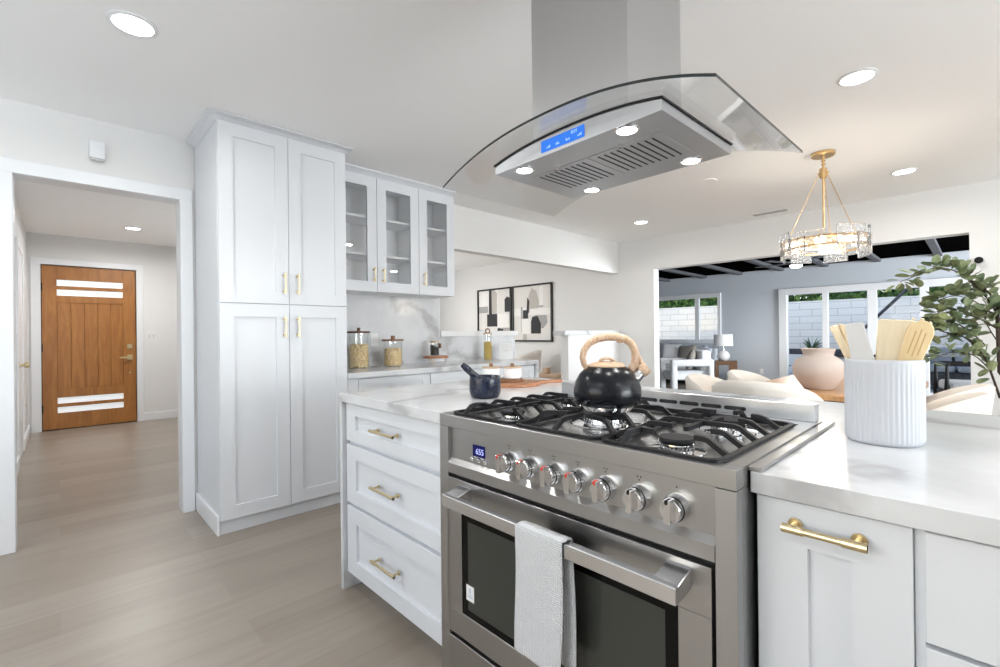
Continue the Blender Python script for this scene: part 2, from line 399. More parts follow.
o = struct('window_added_3', b, TRIM); b = NB(); box(b, 5.245, 5.255, 0.5, 3.9, 0.6, 2.3); obj('pane', b, PANE, o)  # unseen window, added to go with the dining side fill
b = NB(); box(b, 5.22, 5.28, 6.9, 9.9, 0.4, 0.47); box(b, 5.22, 5.28, 6.9, 9.9, 2.23, 2.3)
for y in (6.9, 8.37, 9.84): box(b, 5.22, 5.28, y, y+0.06, 0.47, 2.23)
o = struct('window_added_5', b, TRIM); b = NB(); box(b, 5.245, 5.255, 6.9, 9.9, 0.45, 2.25); obj('pane', b, PANE, o)  # unseen window, added to go with the living room fill
b = NB(); box(b, -8.26, -8.2, 1.9, 4.1, 0.75, 0.82); box(b, -8.26, -8.2, 1.9, 4.1, 2.18, 2.25)
for y in (1.9, 2.97, 4.04): box(b, -8.26, -8.2, y, y+0.06, 0.82, 2.18)
o = struct('window_added_6', b, TRIM); b = NB(); box(b, -8.235, -8.225, 1.9, 4.1, 0.8, 2.2); obj('pane', b, PANE, o)  # unseen window, added for the side room fill
b = NB(); box(b, -8.3, -2.6, -2.6, -2.48, 0, CE); box(b, 0.2, 5.32, -2.6, -2.48, 0, CE)
box(b, -2.6, 0.2, -2.6, -2.48, 0, 0.75); box(b, -2.6, 0.2, -2.6, -2.48, 2.35, CE); struct('wall_back', b, WALL)
b = NB(); box(b, -2.6, 0.2, -2.57, -2.51, 0.75, 0.82); box(b, -2.6, 0.2, -2.57, -2.51, 2.28, 2.35)
for x in (-2.6, -1.23, 0.14): box(b, x, x+0.06, -2.57, -2.51, 0.82, 2.28)
o = struct('window_added_4', b, TRIM); b = NB(); box(b, -2.6, 0.2, -2.545, -2.535, 0.8, 2.3); obj('pane', b, PANE, o)  # unseen window, added for the fill behind the camera
# hall
b = NB(); box(b, -8.3, XL-0.12, -0.40, -0.276, 0, CE); struct('wall_hall_left', b, WALL)
b = NB(); box(b, -8.3, -6.6, 1.62, 1.74, 0, CE); box(b, -5.2, XL-0.12, 1.62, 1.74, 0, CE); box(b, -6.6, -5.2, 1.62, 1.74, 0, 0.8); box(b, -6.6, -5.2, 1.62, 1.74, 2.1, CE); struct('wall_hall_right', b, WALL)
b = NB(); box(b, -6.6, -5.2, 1.66, 1.72, 0.8, 0.87); box(b, -6.6, -5.2, 1.66, 1.72, 2.03, 2.1)
for x in (-6.6, -5.93, -5.26): box(b, x, x+0.06, 1.66, 1.72, 0.87, 2.03)
o = struct('window_added_7', b, TRIM); b = NB(); box(b, -6.6, -5.2, 1.685, 1.695, 0.85, 2.05); obj('pane', b, PANE, o)  # unseen window, added for the hall ceiling fill
b = NB(); box(b, XL-0.10, XL-0.04, -2.25, -0.65, 0.85, 0.92); box(b, XL-0.10, XL-0.04, -2.25, -0.65, 2.18, 2.25)
for y in (-2.25, -1.48, -0.71): box(b, XL-0.10, XL-0.04, y, y+0.06, 0.92, 2.18)
o = struct('window_added_8', b, TRIM); b = NB(); box(b, XL-0.075, XL-0.065, -2.25, -0.65, 0.9, 2.2); obj('pane', b, PANE, o)  # unseen window, added for the aisle ceiling fill
b = NB(); box(b, -8.3, -8.15, -2.6, -0.155, 0, CE); box(b, -8.3, -8.15, -0.155, 0.79, 2.11, CE); box(b, -8.3, -8.15, 0.79, 1.9, 0, CE); box(b, -8.3, -8.15, 4.1, YF+0.14, 0, CE); box(b, -8.3, -8.15, 1.9, 4.1, 0, 0.75); box(b, -8.3, -8.15, 1.9, 4.1, 2.25, CE)
struct('wall_hall_end', b, WALL)
# baseboards
b = NB(); box(b, -8.15, -8.132, 0.86, 1.62, 0, 0.11, 0.003); struct('baseboard_hall_end', b, TRIM)
b = NB(); box(b, -8.15, -6.95, -0.276, -0.258, 0, 0.11, 0.003); box(b, -6.05, XL-0.12, -0.276, -0.258, 0, 0.11, 0.003); struct('baseboard_hall_left', b, TRIM)
b = NB(); box(b, -8.15, XL, YF-0.018, YF, 0, 0.11, 0.003); box(b, XL, -3.16, YF-0.018, YF, 0, 0.11, 0.003); box(b, 0.02, 5.2, YF-0.018, YF, 0, 0.11, 0.003); struct('baseboard_far', b, TRIM)
b = NB(); box(b, XL, XL+0.018, -2.48, -0.26, 0, 0.11, 0.003); struct('baseboard_left', b, TRIM)
# doorway casing of the hall
b = NB()
for x0, x1 in ((XL, XL+0.02), (XL-0.14, XL-0.12)):
    box(b, x0, x1, -0.265, -0.176, 0, 2.085, 0.002); box(b, x0, x1, 0.591, 0.660, 0, 2.085, 0.002); box(b, x0, x1, -0.265, 0.660, 2.085, 2.16, 0.002)
box(b, XL-0.121, XL+0.001, -0.19, -0.1755, 0, 2.085); box(b, XL-0.121, XL+0.001, 0.5905, 0.60, 0, 2.085); box(b, XL-0.121, XL+0.001, -0.18, 0.591, 2.0845, 2.09)
struct('trim_3', b, TRIM, 35)
# front door
d = thing('door_1', 'varnished wooden front door with four frosted glass strips at the hall end', None, (-8.15, -0.155, 0), PI/2)
d['kind'] = 'structure'
b = NB(); DW = 0.945; DH = 2.105
box(b, 0.008, 0.145, 0.012, 0.055, 0.012, DH-0.008, 0.002); box(b, DW-0.145, DW-0.008, 0.012, 0.055, 0.012, DH-0.008, 0.002)
for z0, z1 in ((0.012, 0.215), (0.292, 0.335), (0.412, 0.52), (1.63, 1.72), (1.80, 1.845), (1.925, DH-0.008)): box(b, 0.145, DW-0.145, 0.012, 0.055, z0, z1, 0.002)
obj('stile_frame', b, DOORWOOD, d)
b = NB(); nP = 5; pw = (DW-0.29)/nP
for i in range(nP): box(b, 0.145+i*pw+0.001, 0.145+(i+1)*pw-0.001, 0.02, 0.05, 0.52, 1.63, 0.003)
obj('door_panel', b, DOORWOOD, d)
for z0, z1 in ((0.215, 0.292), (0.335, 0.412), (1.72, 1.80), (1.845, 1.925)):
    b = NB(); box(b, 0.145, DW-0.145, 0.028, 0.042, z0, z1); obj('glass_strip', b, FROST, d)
b = NB(); box(b, DW-0.105, DW-0.045, 0.0, 0.012, 1.02, 1.085, 0.003); obj('deadbolt', b, BRASS, d)
b = NB(); box(b, DW-0.105, DW-0.045, 0.0, 0.012, 0.865, 0.935, 0.003); cyl(b, (DW-0.075, 0.002, 0.90), (DW-0.075, -0.04, 0.90), 0.011); box(b, DW-0.19, DW-0.06, -0.05, -0.035, 0.89, 0.912, 0.003); obj('lever_handle', b, BRASS, d)
b = NB(); cyl(b, (DW-0.075, 0.012, 0.69), (DW-0.075, 0.0, 0.69), 0.012); obj('peep_plug', b, BRASS, d)
for z in (0.28, 1.05, 1.82):
    b = NB(); cyl(b, (0.004, 0.006, z-0.05), (0.004, 0.006, z+0.05), 0.011, 12); obj('hinge', b, BLACK, d)
b = NB(); box(b, 0.0, DW, 0.04, 0.06, 0, DH); obj('door_backing', b, DARKGAP, d)
b = NB(); box(b, -8.15, -8.13, -0.245, -0.155, 0, 2.11, 0.002); box(b, -8.15, -8.13, 0.79, 0.865, 0, 2.11, 0.002); box(b, -8.15, -8.13, -0.245, 0.865, 2.11, 2.185, 0.002); struct('trim_4', b, TRIM, 35)
# white door on the hall's side wall
o = NB(); box(o, -6.9, -6.12, -0.276, -0.268, 0.005, 2.03); o = struct('door_2', o, TRIM)
b = NB(); lathe(b, [(0, 0), (0.03, 0), (0.03, 0.008), (0.012, 0.01), (0.012, 0.035), (0.028, 0.045), (0.028, 0.065), (0.02, 0.072), (0, 0.072)], 20)
xf(b, Matrix.Translation((-6.19, -0.268, 0.925)) @ Matrix.Rotation(-PI/2, 4, 'X')); obj('knob', b, BRASS, o)
b = NB(); box(b, -6.97, -6.9, -0.276, -0.26, 0, 2.03, 0.002); box(b, -6.12, -6.05, -0.276, -0.26, 0, 2.03, 0.002); box(b, -6.97, -6.05, -0.276, -0.26, 2.03, 2.10, 0.002); struct('trim_5', b, TRIM, 35)

# ---------------- living room shell
WX0, WX1, WZ0, WZ1 = -5.9, -4.11, 0.90, 2.07; SX0, SX1, SZ1 = -2.93, 0.95, 2.05
b = NB()
box(b, -8.3, WX0, YW, YW+0.15, 0, CE); box(b, WX0, WX1, YW, YW+0.15, 0, WZ0); box(b, WX0, WX1, YW, YW+0.15, WZ1, CE)
box(b, WX1, SX0, YW, YW+0.15, 0, CE); box(b, SX0, SX1, YW, YW+0.15, SZ1, CE); box(b, SX1, 5.32, YW, YW+0.15, 0, CE)
struct('wall_living_far', b, GREYWALL)
b = NB(); box(b, -8.3, -8.15, YF+0.14, YW+0.1, 0, CE); struct('wall_living_left', b, GREYWALL)
b = NB(); box(b, -8.15, WX1-0.2, YW-0.016, YW, 0, 0.1); box(b, -4.0, SX0, YW-0.016, YW, 0, 0.1); struct('baseboard_living', b, TRIM)
# window 1
b = NB()
box(b, WX0, WX1, YW-0.03, YW+0.05, WZ1-0.10, WZ1, 0.004); box(b, WX0, WX1, YW-0.03, YW+0.05, WZ0, WZ0+0.09, 0.004)
box(b, WX0+0.001, WX0+0.22, YW-0.032, YW+0.052, WZ0+0.001, WZ1-0.001, 0.004); box(b, WX1-0.075, WX1-0.001, YW-0.032, YW+0.052, WZ0+0.001, WZ1-0.001, 0.004); box(b, -4.71, -4.61, YW-0.02, YW+0.048, WZ0+0.002, WZ1-0.002, 0.004)
o = struct('window_1', b, TRIM, 35)
b = NB(); box(b, WX0+0.1, WX1-0.05, YW+0.02, YW+0.026, WZ0+0.05, WZ1-0.05); obj('pane', b, PANE, o)
# four panel slider
b = NB()
box(b, SX0, SX1, YW-0.04, YW+0.10, SZ1-0.13, SZ1, 0.004); box(b, SX0+0.001, SX0+0.15, YW-0.042, YW+0.102, 0, SZ1-0.001, 0.004); box(b, SX1-0.1, SX1-0.001, YW-0.042, YW+0.102, 0, SZ1-0.001, 0.004)
box(b, SX0, SX1, YW-0.02, YW+0.1, 0, 0.06)
for x0, x1 in ((-2.17, -2.07), (-1.46, -1.32), (-0.73, -0.61), (0.12, 0.24)):
    box(b, x0, x1, YW-0.02, YW+0.06, 0, SZ1-0.1, 0.004)
o = struct('door_3', b, TRIM, 35)
b = NB(); box(b, SX0+0.1, SX1-0.08, YW+0.02, YW+0.026, 0.05, SZ1-0.1); obj('pane', b, PANE, o)

# ------------------------------------------------------------------ cabinet parts (local frame: front faces -Y, x to the right)
def shaker(bm, x0, x1, z0, z1, y=0.0, t=0.02, st=0.06, rl=None, dp=0.012, sr=None):
    """recessed-panel front as one seamless surface with a fine outer chamfer"""
    rl = st if rl is None else rl; sr = sr or st; c = 0.0012; g = 0.0012
    T = bmesh.new()
    def ring(a0, a1, b0, b1, yy): return [T.verts.new(p) for p in ((a0, yy, b0), (a1, yy, b0), (a1, yy, b1), (a0, yy, b1))]
    loops = [ring(x0, x1, z0, z1, y+t), ring(x0, x1, z0, z1, y+c), ring(x0+c, x1-c, z0+c, z1-c, y),
             ring(x0+st, x1-sr, z0+rl, z1-rl, y), ring(x0+st+g, x1-sr-g, z0+rl+g, z1-rl-g, y+dp)]
    for A, B in zip(loops, loops[1:]):
        for i in range(4): T.faces.new((A[i], A[(i+1) % 4], B[(i+1) % 4], B[i]))
    T.faces.new(loops[-1]); T.faces.new(loops[0][::-1]); bmesh.ops.recalc_face_normals(T, faces=T.faces)
    merge(bm, T); return bm
def pull(x, z, L, axis, y=0.0, so=0.032, r=0.0048, big=False, m=None):
    bm = NB()
    if not big:
        a = Vector((x, y-so, z)); d = Vector((1, 0, 0)) if axis == 'x' else Vector((0, 0, 1))
        cyl(bm, a-d*L/2, a+d*L/2, r, 12)
        for s in (-1, 1):
            p = a+d*s*(L/2-0.018); cyl(bm, p, p+Vector((0, so, 0)), r*0.85, 10); q = p+Vector((0, so, 0))
            cyl(bm, q-Vector((0, 0.003, 0)), q, r*1.7, 12)
            cyl(bm, a+d*s*L/2, a+d*s*(L/2-0.03), r*1.18, 12)
    else:
        a = Vector((x, y-so, z)); d = Vector((1, 0, 0))
        cyl(bm, a-d*L/2, a+d*L/2, r, 20)
        for s in (-1, 1):
            cyl(bm, a+d*s*L/2, a+d*s*(L/2-0.033), r*1.28, 20)
            p = a+d*s*(L/2-0.014); cyl(bm, p, p+Vector((0, so, 0)), r*0.9, 14); q = p+Vector((0, so, 0))
            cyl(bm, q-Vector((0, 0.006, 0)), q, r*1.9, 20)
    return bm

# tall pantry
TW = 0.787
k = thing('pantry_cabinet', 'tall white four-door pantry cabinet reaching the ceiling beside the hall doorway', 'cabinet', (-3.076, 0.678, 0), PI/2)
b = NB(); box(b, 0, TW, 0.022, 0.610, 0.085, 2.452); obj('carcass', b, CAB, k)
b = NB(); box(b, 0.004, TW, 0.035, 0.6, 0, 0.087); obj('toe_kick', b, CAB, k)
b = NB(); box(b, -0.014, 0.001, 0.022, 0.610, 0, 0.115, 0.003); obj('side_baseboard', b, TRIM, k)
b = NB()
prof = [(-0.003, 2.44), (-0.003, 2.452), (-0.018, 2.462), (-0.030, 2.474), (-0.05, 2.482), (-0.05, CE-0.0015), (0.015, CE-0.0015), (0.015, 2.44)]
# crown mitred round the front and the open side
t = bmesh.new(); ringsF = []
for off, z in prof:
    ringsF.append([t.verts.new((off+0.0, 0.608, z)), t.verts.new((off, off+0.022, z)), t.verts.new((TW-off, off+0.022, z)), t.verts.new((TW-off, 0.26, z))])
nr = len(ringsF)
for i in range(nr):
    A, B = ringsF[i], ringsF[(i+1) % nr]
    for j in range(3): t.faces.new((A[j], A[j+1], B[j+1], B[j]))
t.faces.new([r[0] for r in ringsF]); t.faces.new([r[3] for r in ringsF][::-1]); bmesh.ops.recalc_face_normals(t, faces=t.faces)
merge(b, t); obj('crown_moulding', b, CAB, k)
gx = 0.397
for (x0, x1, z0, z1, hx, hz) in ((0.003, gx-0.0015, 1.374, 2.446, 0.366, 1.507), (gx+0.0015, TW-0.002, 1.374, 2.446, 0.449, 1.507), (0.003, gx-0.0015, 0.088, 1.369, 0.366, 1.23), (gx+0.0015, TW-0.002, 0.088, 1.369, 0.449, 1.23)):
    b = NB(); shaker(b, x0, x1, z0, z1, 0, 0.021, 0.078); dd = obj('door', b, CAB, k)
    obj('handle', pull(hx, hz, 0.135, 'z', 0), BRASS, dd)

# glass wall cabinets
def glass_cabinet(y0, doors, label, end=True):
    w = sum(doors); k = thing('glass_wall_cabinet', label, 'cabinet', (-3.36, y0, 0), PI/2, None)
    Z0, Z1 = 1.52, 2.442
    b = NB(); box(b, 0, w, 0.312, 0.324, Z0, Z1); box(b, 0, 0.018, 0.022, 0.312, Z0, Z1); box(b, w-0.018, w, 0.022, 0.312, Z0, Z1)
    box(b, 0.018, w-0.018, 0.022, 0.312, Z0, Z0+0.018); box(b, 0.018, w-0.018, 0.022, 0.312, Z1-0.018, Z1); obj('carcass', b, CABIN, k)
    for z in (1.815, 2.115):
        b = NB(); box(b, 0.018, w-0.018, 0.05, 0.312, z, z+0.018); obj('shelf', b, CABIN, k)
    b = NB(); prism(b, [(0.02, Z1), (0.008, 2.455), (-0.01, 2.468), (-0.028, 2.476), (-0.028, CE-0.0015), (0.30, CE-0.0015), (0.30, Z1)], 'x', 0, w); obj('crown_moulding', b, CAB, k)
    x = 0
    for i, dw in enumerate(doors):
        a0, a1 = x+0.002, x+dw-0.002; st = 0.082
        b = NB(); T = bmesh.new(); zb, zt = Z0, Z1-0.004
        lp = [[T.verts.new(p) for p in ((q0, yy, r0), (q1, yy, r0), (q1, yy, r1), (q0, yy, r1))] for q0, q1, r0, r1, yy in ((a0, a1, zb, zt, 0.021), (a0, a1, zb, zt, 0.001), (a0+0.001, a1-0.001, zb+0.001, zt-0.001, 0), (a0+st, a1-st, zb+st, zt-st, 0), (a0+st, a1-st, zb+st, zt-st, 0.021))]
        for A_, B_ in zip(lp, lp[1:]+lp[:1]):
            for q in range(4): T.faces.new((A_[q], A_[(q+1) % 4], B_[(q+1) % 4], B_[q]))
        bmesh.ops.recalc_face_normals(T, faces=T.faces); merge(b, T)
        dd = obj('door', b, CAB, k)
        b = NB(); box(b, a0+st, a1-st, 0.010, 0.014, Z0+st, Z1-st-0.004); obj('glass_pane', b, CABGLASS, dd)
        hx = a1-0.032 if (i == 0 and len(doors) == 2) else a0+0.045
        obj('handle', pull(hx, 1.655, 0.118, 'z', 0), BRASS, dd)
        x += dw
    return k
glass_cabinet(1.468, (0.393, 0.402), 'white wall cabinet with a pair of glass doors next to the tall pantry')
glass_cabinet(2.2632, (0.388,), 'narrow white wall cabinet with a single glass door at the open end of the run')

# back run of base cabinets
for i, (y0, y1, lb) in enumerate(((1.55, 2.175, 'white base cabinet under the pasta jars on the back counter'), (2.175, 2.81, 'white base cabinet under the small wooden riser on the back counter'), (2.81, 3.43, 'white base cabinet beside the marble waterfall end of the back counter'))):
    k = thing('base_cabinet', lb, 'cabinet', (-3.085, y0, 0), PI/2)
    w = y1-y0; b = NB(); box(b, 0.001, w-0.001, 0.021, 0.60, 0.09, 0.864); obj('carcass', b, CAB, k)
    b = NB(); box(b, 0.001, w-0.001, 0.08, 0.6, 0, 0.09); obj('toe_kick', b, CAB, k)
    b = NB(); shaker(b, 0.003, w-0.003, 0.69, 0.855, 0, 0.02, 0.07, 0.05); dd = obj('drawer', b, CAB, k); obj('handle', pull(w/2, 0.77, 0.16, 'x'), BRASS, dd)
    b = NB(); shaker(b, 0.003, w-0.003, 0.095, 0.684, 0, 0.02, 0.07); dd = obj('door', b, CAB, k); obj('handle', pull(0.05, 0.6, 0.16, 'z'), BRASS, dd)
b = NB(); box(b, XL+0.013, -3.087, 1.47, 1.549, 0, 0.864); tag(obj('filler_panel', b, CAB), 'narrow white filler panel between the tall pantry and the back base cabinets', 'panel')
k = thing('back_countertop', 'white veined stone counter along the backsplash holding pasta jars and bottle', 'countertop', (-3.37, 2.5, 0))
b = NB(); box(b, XL+0.013, -3.06, 1.468, 3.475, 0.866, 0.905, 0.002); obj('slab', b, MARBLE, k, world=True)
b = NB(); box(b, XL+0.013, -3.06, 3.435, 3.475, 0.0, 0.866, 0.001); obj('waterfall_end', b, MARBLE, k, world=True)

# island : drawer unit, range, pull-out, more drawers, one stone top
k = thing('drawer_cabinet', 'white three-drawer island cabinet with brass bar handles to one side of the range', 'cabinet', (-2.033, 0.957, 0))
IW = 0.818
b = NB(); box(b, 0, IW, 0.021, 0.60, 0.085, 0.863); obj('carcass', b, CAB, k)
b = NB(); box(b, 0, IW, 0.085, 0.60, 0, 0.085); obj('toe_kick', b, CAB, k)
for z0, z1, rl in ((0.690, 0.860, 0.052), (0.408, 0.672, 0.062), (0.084, 0.391, 0.068)):
    b = NB(); shaker(b, 0.006, IW-0.004, z0, z1, 0, 0.021, 0.088, rl); dd = obj('drawer', b, CAB, k)
    obj('handle', pull(0.375, (z0+z1)/2+0.0, 0.185, 'x', 0, 0.032, 0.0055), BRASS, dd)
k = thing('pullout_cabinet', 'narrow white pull-out cabinet with a thick brass handle right beside the range', 'cabinet', (-0.3, 0.957, 0))
b = NB(); box(b, 0, 0.232, 0.021, 0.60, 0.085, 0.863); box(b, 0.2265, 0.2385, 0.012, 0.03, 0.085, 0.863); obj('carcass', b, CAB, k)
b = NB(); box(b, 0, 0.235, 0.085, 0.6, 0, 0.085); obj('toe_kick', b, CAB, k)
b = NB(); shaker(b, 0.004, 0.2255, 0.084, 0.861, 0, 0.021, 0.081, 0.078, sr=0.077); dd = obj('door', b, CAB, k)
obj('handle', pull(0.1135, 0.8215, 0.120, 'x', 0, 0.03, 0.0062, big=True), BRASS, dd)
k = thing('drawer_cabinet', 'white drawer cabinet with recessed fronts at the edge of the photo past the pull-out', 'cabinet', (-0.064, 0.957, 0))
b = NB(); box(b, 0.003, 0.70, 0.021, 0.60, 0.085, 0.863); obj('carcass', b, CAB, k)
b = NB(); box(b, 0.001, 0.70, 0.085, 0.6, 0, 0.085); obj('toe_kick', b, CAB, k)
for z0, z1, rl in ((0.690, 0.860, 0.052), (0.408, 0.682, 0.062), (0.084, 0.400, 0.068)):
    b = NB(); shaker(b, 0.003, 0.697, z0, z1, 0, 0.021, 0.078, rl); dd = obj('drawer', b, CAB, k)
    obj('handle', pull(0.35, (z0+z1)/2, 0.185, 'x', 0, 0.032, 0.0055), BRASS, dd)
k = thing('base_cabinet', 'white base cabinet closing the far end of the island outside the frame', 'cabinet', (0.638, 0.957, 0))
b = NB(); box(b, 0, 0.80, 0.021, 0.6, 0.085, 0.863); obj('carcass', b, CAB, k)
b = NB(); box(b, 0, 0.80, 0.085, 0.6, 0, 0.085); obj('toe_kick', b, CAB, k)
for i in (0, 1):
    b = NB(); shaker(b, 0.003+i*0.4, 0.397+i*0.4, 0.084, 0.861, 0, 0.021, 0.07); dd = obj('door', b, CAB, k); obj('handle', pull(0.36 if i == 0 else 0.44, 0.7, 0.16, 'z'), BRASS, dd)
b = NB(); box(b, -2.03, 1.43, 1.75, 1.77, 0.0, 0.864); tag(obj('island_back_panel', b, CAB), 'white panel along the dining side of the island beneath the counter overhang', 'panel')
k = thing('island_countertop', 'white veined stone island top around the range with a waterfall end', 'countertop', (-0.7, 1.5, 0))
b = NB(); prism(b, [(-2.060, 0.940), (-1.2125, 0.940), (-1.2125, 1.552), (-0.3035, 1.552), (-0.3035, 0.945), (1.45, 0.945), (1.45, 2.075), (-2.060, 2.075)], 'z', 0.865, 0.905, bev=0.0015); obj('slab', b, MARBLE, k, world=True)
b = NB(); box(b, -2.060, -2.036, 0.940, 2.075, 0, 0.865, 0.001); obj('waterfall_end', b, MARBLE, k, world=True)

# ------------------------------------------------------------------ range
k = thing('gas_range', 'stainless steel gas range with seven knobs and five burners built into the island', 'range', (-0.7575, 0.885, 0))
R0, R1 = -0.4505, 0.4505
b = NB(); box(b, R0, R1, 0.03, 0.64, 0.095, 0.878); box(b, R0, -0.407, 0, 0.03, 0.095, 0.8775, 0.001); box(b, 0.411, R1, 0, 0.03, 0.095, 0.8775, 0.001)
obj('body', b, STEELV, k)
b = NB(); box(b, -0.407, 0.411, 0.018, 0.031, 0.1, 0.76); obj('shadow_gap', b, DARKGAP, k)
b = NB(); box(b, R0+0.03, R1-0.03, 0.06, 0.6, 0, 0.095); obj('plinth', b, BLACKM, k)
# cooktop : front lip, flat rim, slightly sunken burner pan
b = NB(); box(b, R0, R1, 0, 0.035, 0.879, 0.918, 0.0015); box(b, R0, -0.418, 0.035, 0.60, 0.879, 0.918); box(b, 0.418, R1, 0.035, 0.60, 0.879, 0.918); box(b, R0, R1, 0.555, 0.655, 0.879, 0.9178)
obj('cooktop_rim', b, STEEL, k)
b = NB(); box(b, -0.418, 0.418, 0.035, 0.56, 0.88, 0.908); obj('burner_pan', b, steel('pan_steel', (0.60, 0.60, 0.60), 0.22, (10, 10, 10)), k)
b = NB(); box(b, 0.4506, 0.4732, 0.0615, 0.688, 0.9056, 0.9140, 0.0008); obj('trim_strip', b, STEEL, k)
# control panel
b = NB(); prism(b, [(0.030, 0.878), (0.012, 0.878), (0.012, 0.782), (-0.002, 0.768), (-0.002, 0.738), (0.030, 0.738)], 'x', -0.4068, 0.4108); obj('control_panel', b, STEEL, k)
KX = (-0.9, -0.822, -0.741, -0.667, -0.589, -0.505, -0.422)
RED = mat('red_indicator', (0.60, 0.04, 0.02), 0.4)
for i, X in enumerate(KX):
    x = X+0.7575-0.003; z = 0.818
    b = NB(); lathe(b, [(0, 0), (0.0275, 0), (0.0275, 0.004), (0.0255, 0.007), (0.0250, 0.016), (0.024, 0.018)], 32)
    lathe(b, [(0.024, 0.018), (0.0232, 0.020), (0.0228, 0.030), (0.021, 0.033), (0, 0.033)], 32)
    box(b, -0.0072, 0.0072, -0.0235, 0.0245, 0.022, 0.047, 0.0015)
    xf(b, Matrix.Translation((x, 0.012, z)) @ Matrix.Rotation(PI/2, 4, 'X')); kn = obj('knob', b, CHROME, k)
    b = NB(); torus(b, (0, 0, 0.0185), 0.0238, 0.0012, 32, 6); xf(b, Matrix.Translation((x, 0.012, z)) @ Matrix.Rotation(PI/2, 4, 'X')); obj('seal_ring', b, BLACK, kn)
    b = NB(); box(b, -0.0032, 0.0032, 0.016, 0.0250, 0.030, 0.0476, 0.0006); xf(b, Matrix.Translation((x, 0.012, z)) @ Matrix.Rotation(PI/2, 4, 'X')); obj('indicator', b, RED if i < 5 else BLACK, kn)
    b = NB()
    for (dx, dz) in ([(-0.004, 0.043), (0.004, 0.043), (0.0, 0.036)] if i < 6 else [(0, 0.040)]): cyl(b, (x+dx, 0.0125, z+dz), (x+dx, 0.0112, z+dz), 0.0016, 8)
    obj('burner_mark', b, BLACK, k)
b = NB(); box(b, -0.2985, -0.2455, 0.0095, 0.0125, 0.806, 0.840, 0.0008); ds = obj('display', b, CLOCKBG, k)
text('655', 0.024, CLOCKTXT, Matrix.Translation((-0.2655, 0.0088, 0.8215)) @ Matrix.Rotation(PI/2, 4, 'X'), ds, 'digits')
for X in (-1.057, -1.027, -0.999):
    b = NB(); lathe(b, [(0, 0), (0.0072, 0), (0.0072, 0.005), (0.0055, 0.008), (0, 0.0085)], 16); xf(b, Matrix.Translation((X+0.7575, 0.012, 0.797)) @ Matrix.Rotation(PI/2, 4, 'X')); obj('button', b, CHROME, k)
# oven door
D0, D1, DZ0, DZ1 = -0.411, 0.4035, 0.242, 0.7235; G0, G1, GZ0, GZ1 = -0.343, 0.3385, 0.318, 0.626
b = NB(); box(b, D0, D1, 0, 0.02, GZ1, DZ1, 0.001); box(b, D0, D1, 0, 0.02, DZ0, GZ0, 0.001); box(b, D0, G0, 0, 0.02, GZ0, GZ1); box(b, G1, D1, 0, 0.02, GZ0, GZ1)
od = obj('oven_door', b, STEEL, k)
b = NB(); box(b, G0, G1, 0.002, 0.018, GZ0, GZ1); obj('window_border', b, OVENBORDER, od)
b = NB(); box(b, G0+0.028, G1-0.028, 0.0008, 0.002, GZ0+0.022, GZ1-0.02); wg = obj('window_glass', b, OVENGLASS, od)
b = NB(); box(b, -0.322, -0.288, -0.0005, 0.0009, 0.37, 0.416); st = obj('sticker', b, CERAMIC, od)
b = NB(); box(b, -0.317, -0.293, -0.0009, -0.0004, 0.38, 0.385); box(b, -0.314, -0.296, -0.0009, -0.0004, 0.388, 0.39); box(b, -0.309, -0.301, -0.0009, -0.0004, 0.394, 0.408); obj('sticker_print', b, mat('pale_blue_print', (0.45, 0.52, 0.62), 0.6), st)
b = NB()
box(b, -0.347, 0.3665, -0.070, -0.048, 0.664, 0.698, 0.002)
for x0, x1 in ((-0.347, -0.292), (0.316, 0.3665)):
    prism(b, [(-0.060, 0.697), (0.0, 0.712), (0.0, 0.672), (-0.03, 0.666), (-0.060, 0.664)], 'x', x0, x1, bev=0.0015)
obj('door_handle', b, mat('handle_steel', (0.70, 0.70, 0.71), 0.27, 1.0), od)
b = NB(); box(b, D0, D1, 0, 0.02, 0.10, 0.2285, 0.001); obj('warming_drawer', b, STEEL, k)
# back guard
b = NB(); box(b, -0.4405, 0.4430, 0.615, 0.655, 0.9175, 0.966, 0.0015); bg = obj('backguard', b, STEELH, k)
for i in range(7):
    x = -0.2265+i*0.0715
    b = NB(); cyl(b, (x+0.006, 0.6160, 0.9345), (x+0.006, 0.6140, 0.9345), 0.006, 16); cyl(b, (x+0.058, 0.6160, 0.9345), (x+0.058, 0.6140, 0.9345), 0.006, 16); box(b, x+0.006, x+0.058, 0.6140, 0.6160, 0.9285, 0.9405); obj('vent_slot', b, BLACKM, bg)
# burners
for (X, Y, r) in ((-0.985, 0.995, 0.030), (-0.985, 1.295, 0.036), (-0.757, 1.145, 0.050), (-0.465, 0.985, 0.030), (-0.465, 1.285, 0.036)):
    x, y = X+0.7575, Y-0.885
    b = NB(); lathe(b, [(r*2.0, 0.9085), (r*1.95, 0.911), (r*1.2, 0.914), (r*1.15, 0.926), (r*0.95, 0.930), (0, 0.930)], 36, (x, y))
    for j in range(24):
        a = 2*PI*j/24; cyl(b, (x+r*1.05*math.cos(a), y+r*1.05*math.sin(a), 0.918), (x+r*1.22*math.cos(a), y+r*1.22*math.sin(a), 0.918), 0.0022, 6)
    bu = obj('burner', b, CHROME, k)
    b = NB(); lathe(b, [(0, 0.930), (r*1.25, 0.930), (r*1.28, 0.935), (r*1.2, 0.9395), (0, 0.9405)], 36, (x, y)); obj('burner_cap', b, IRON, bu)
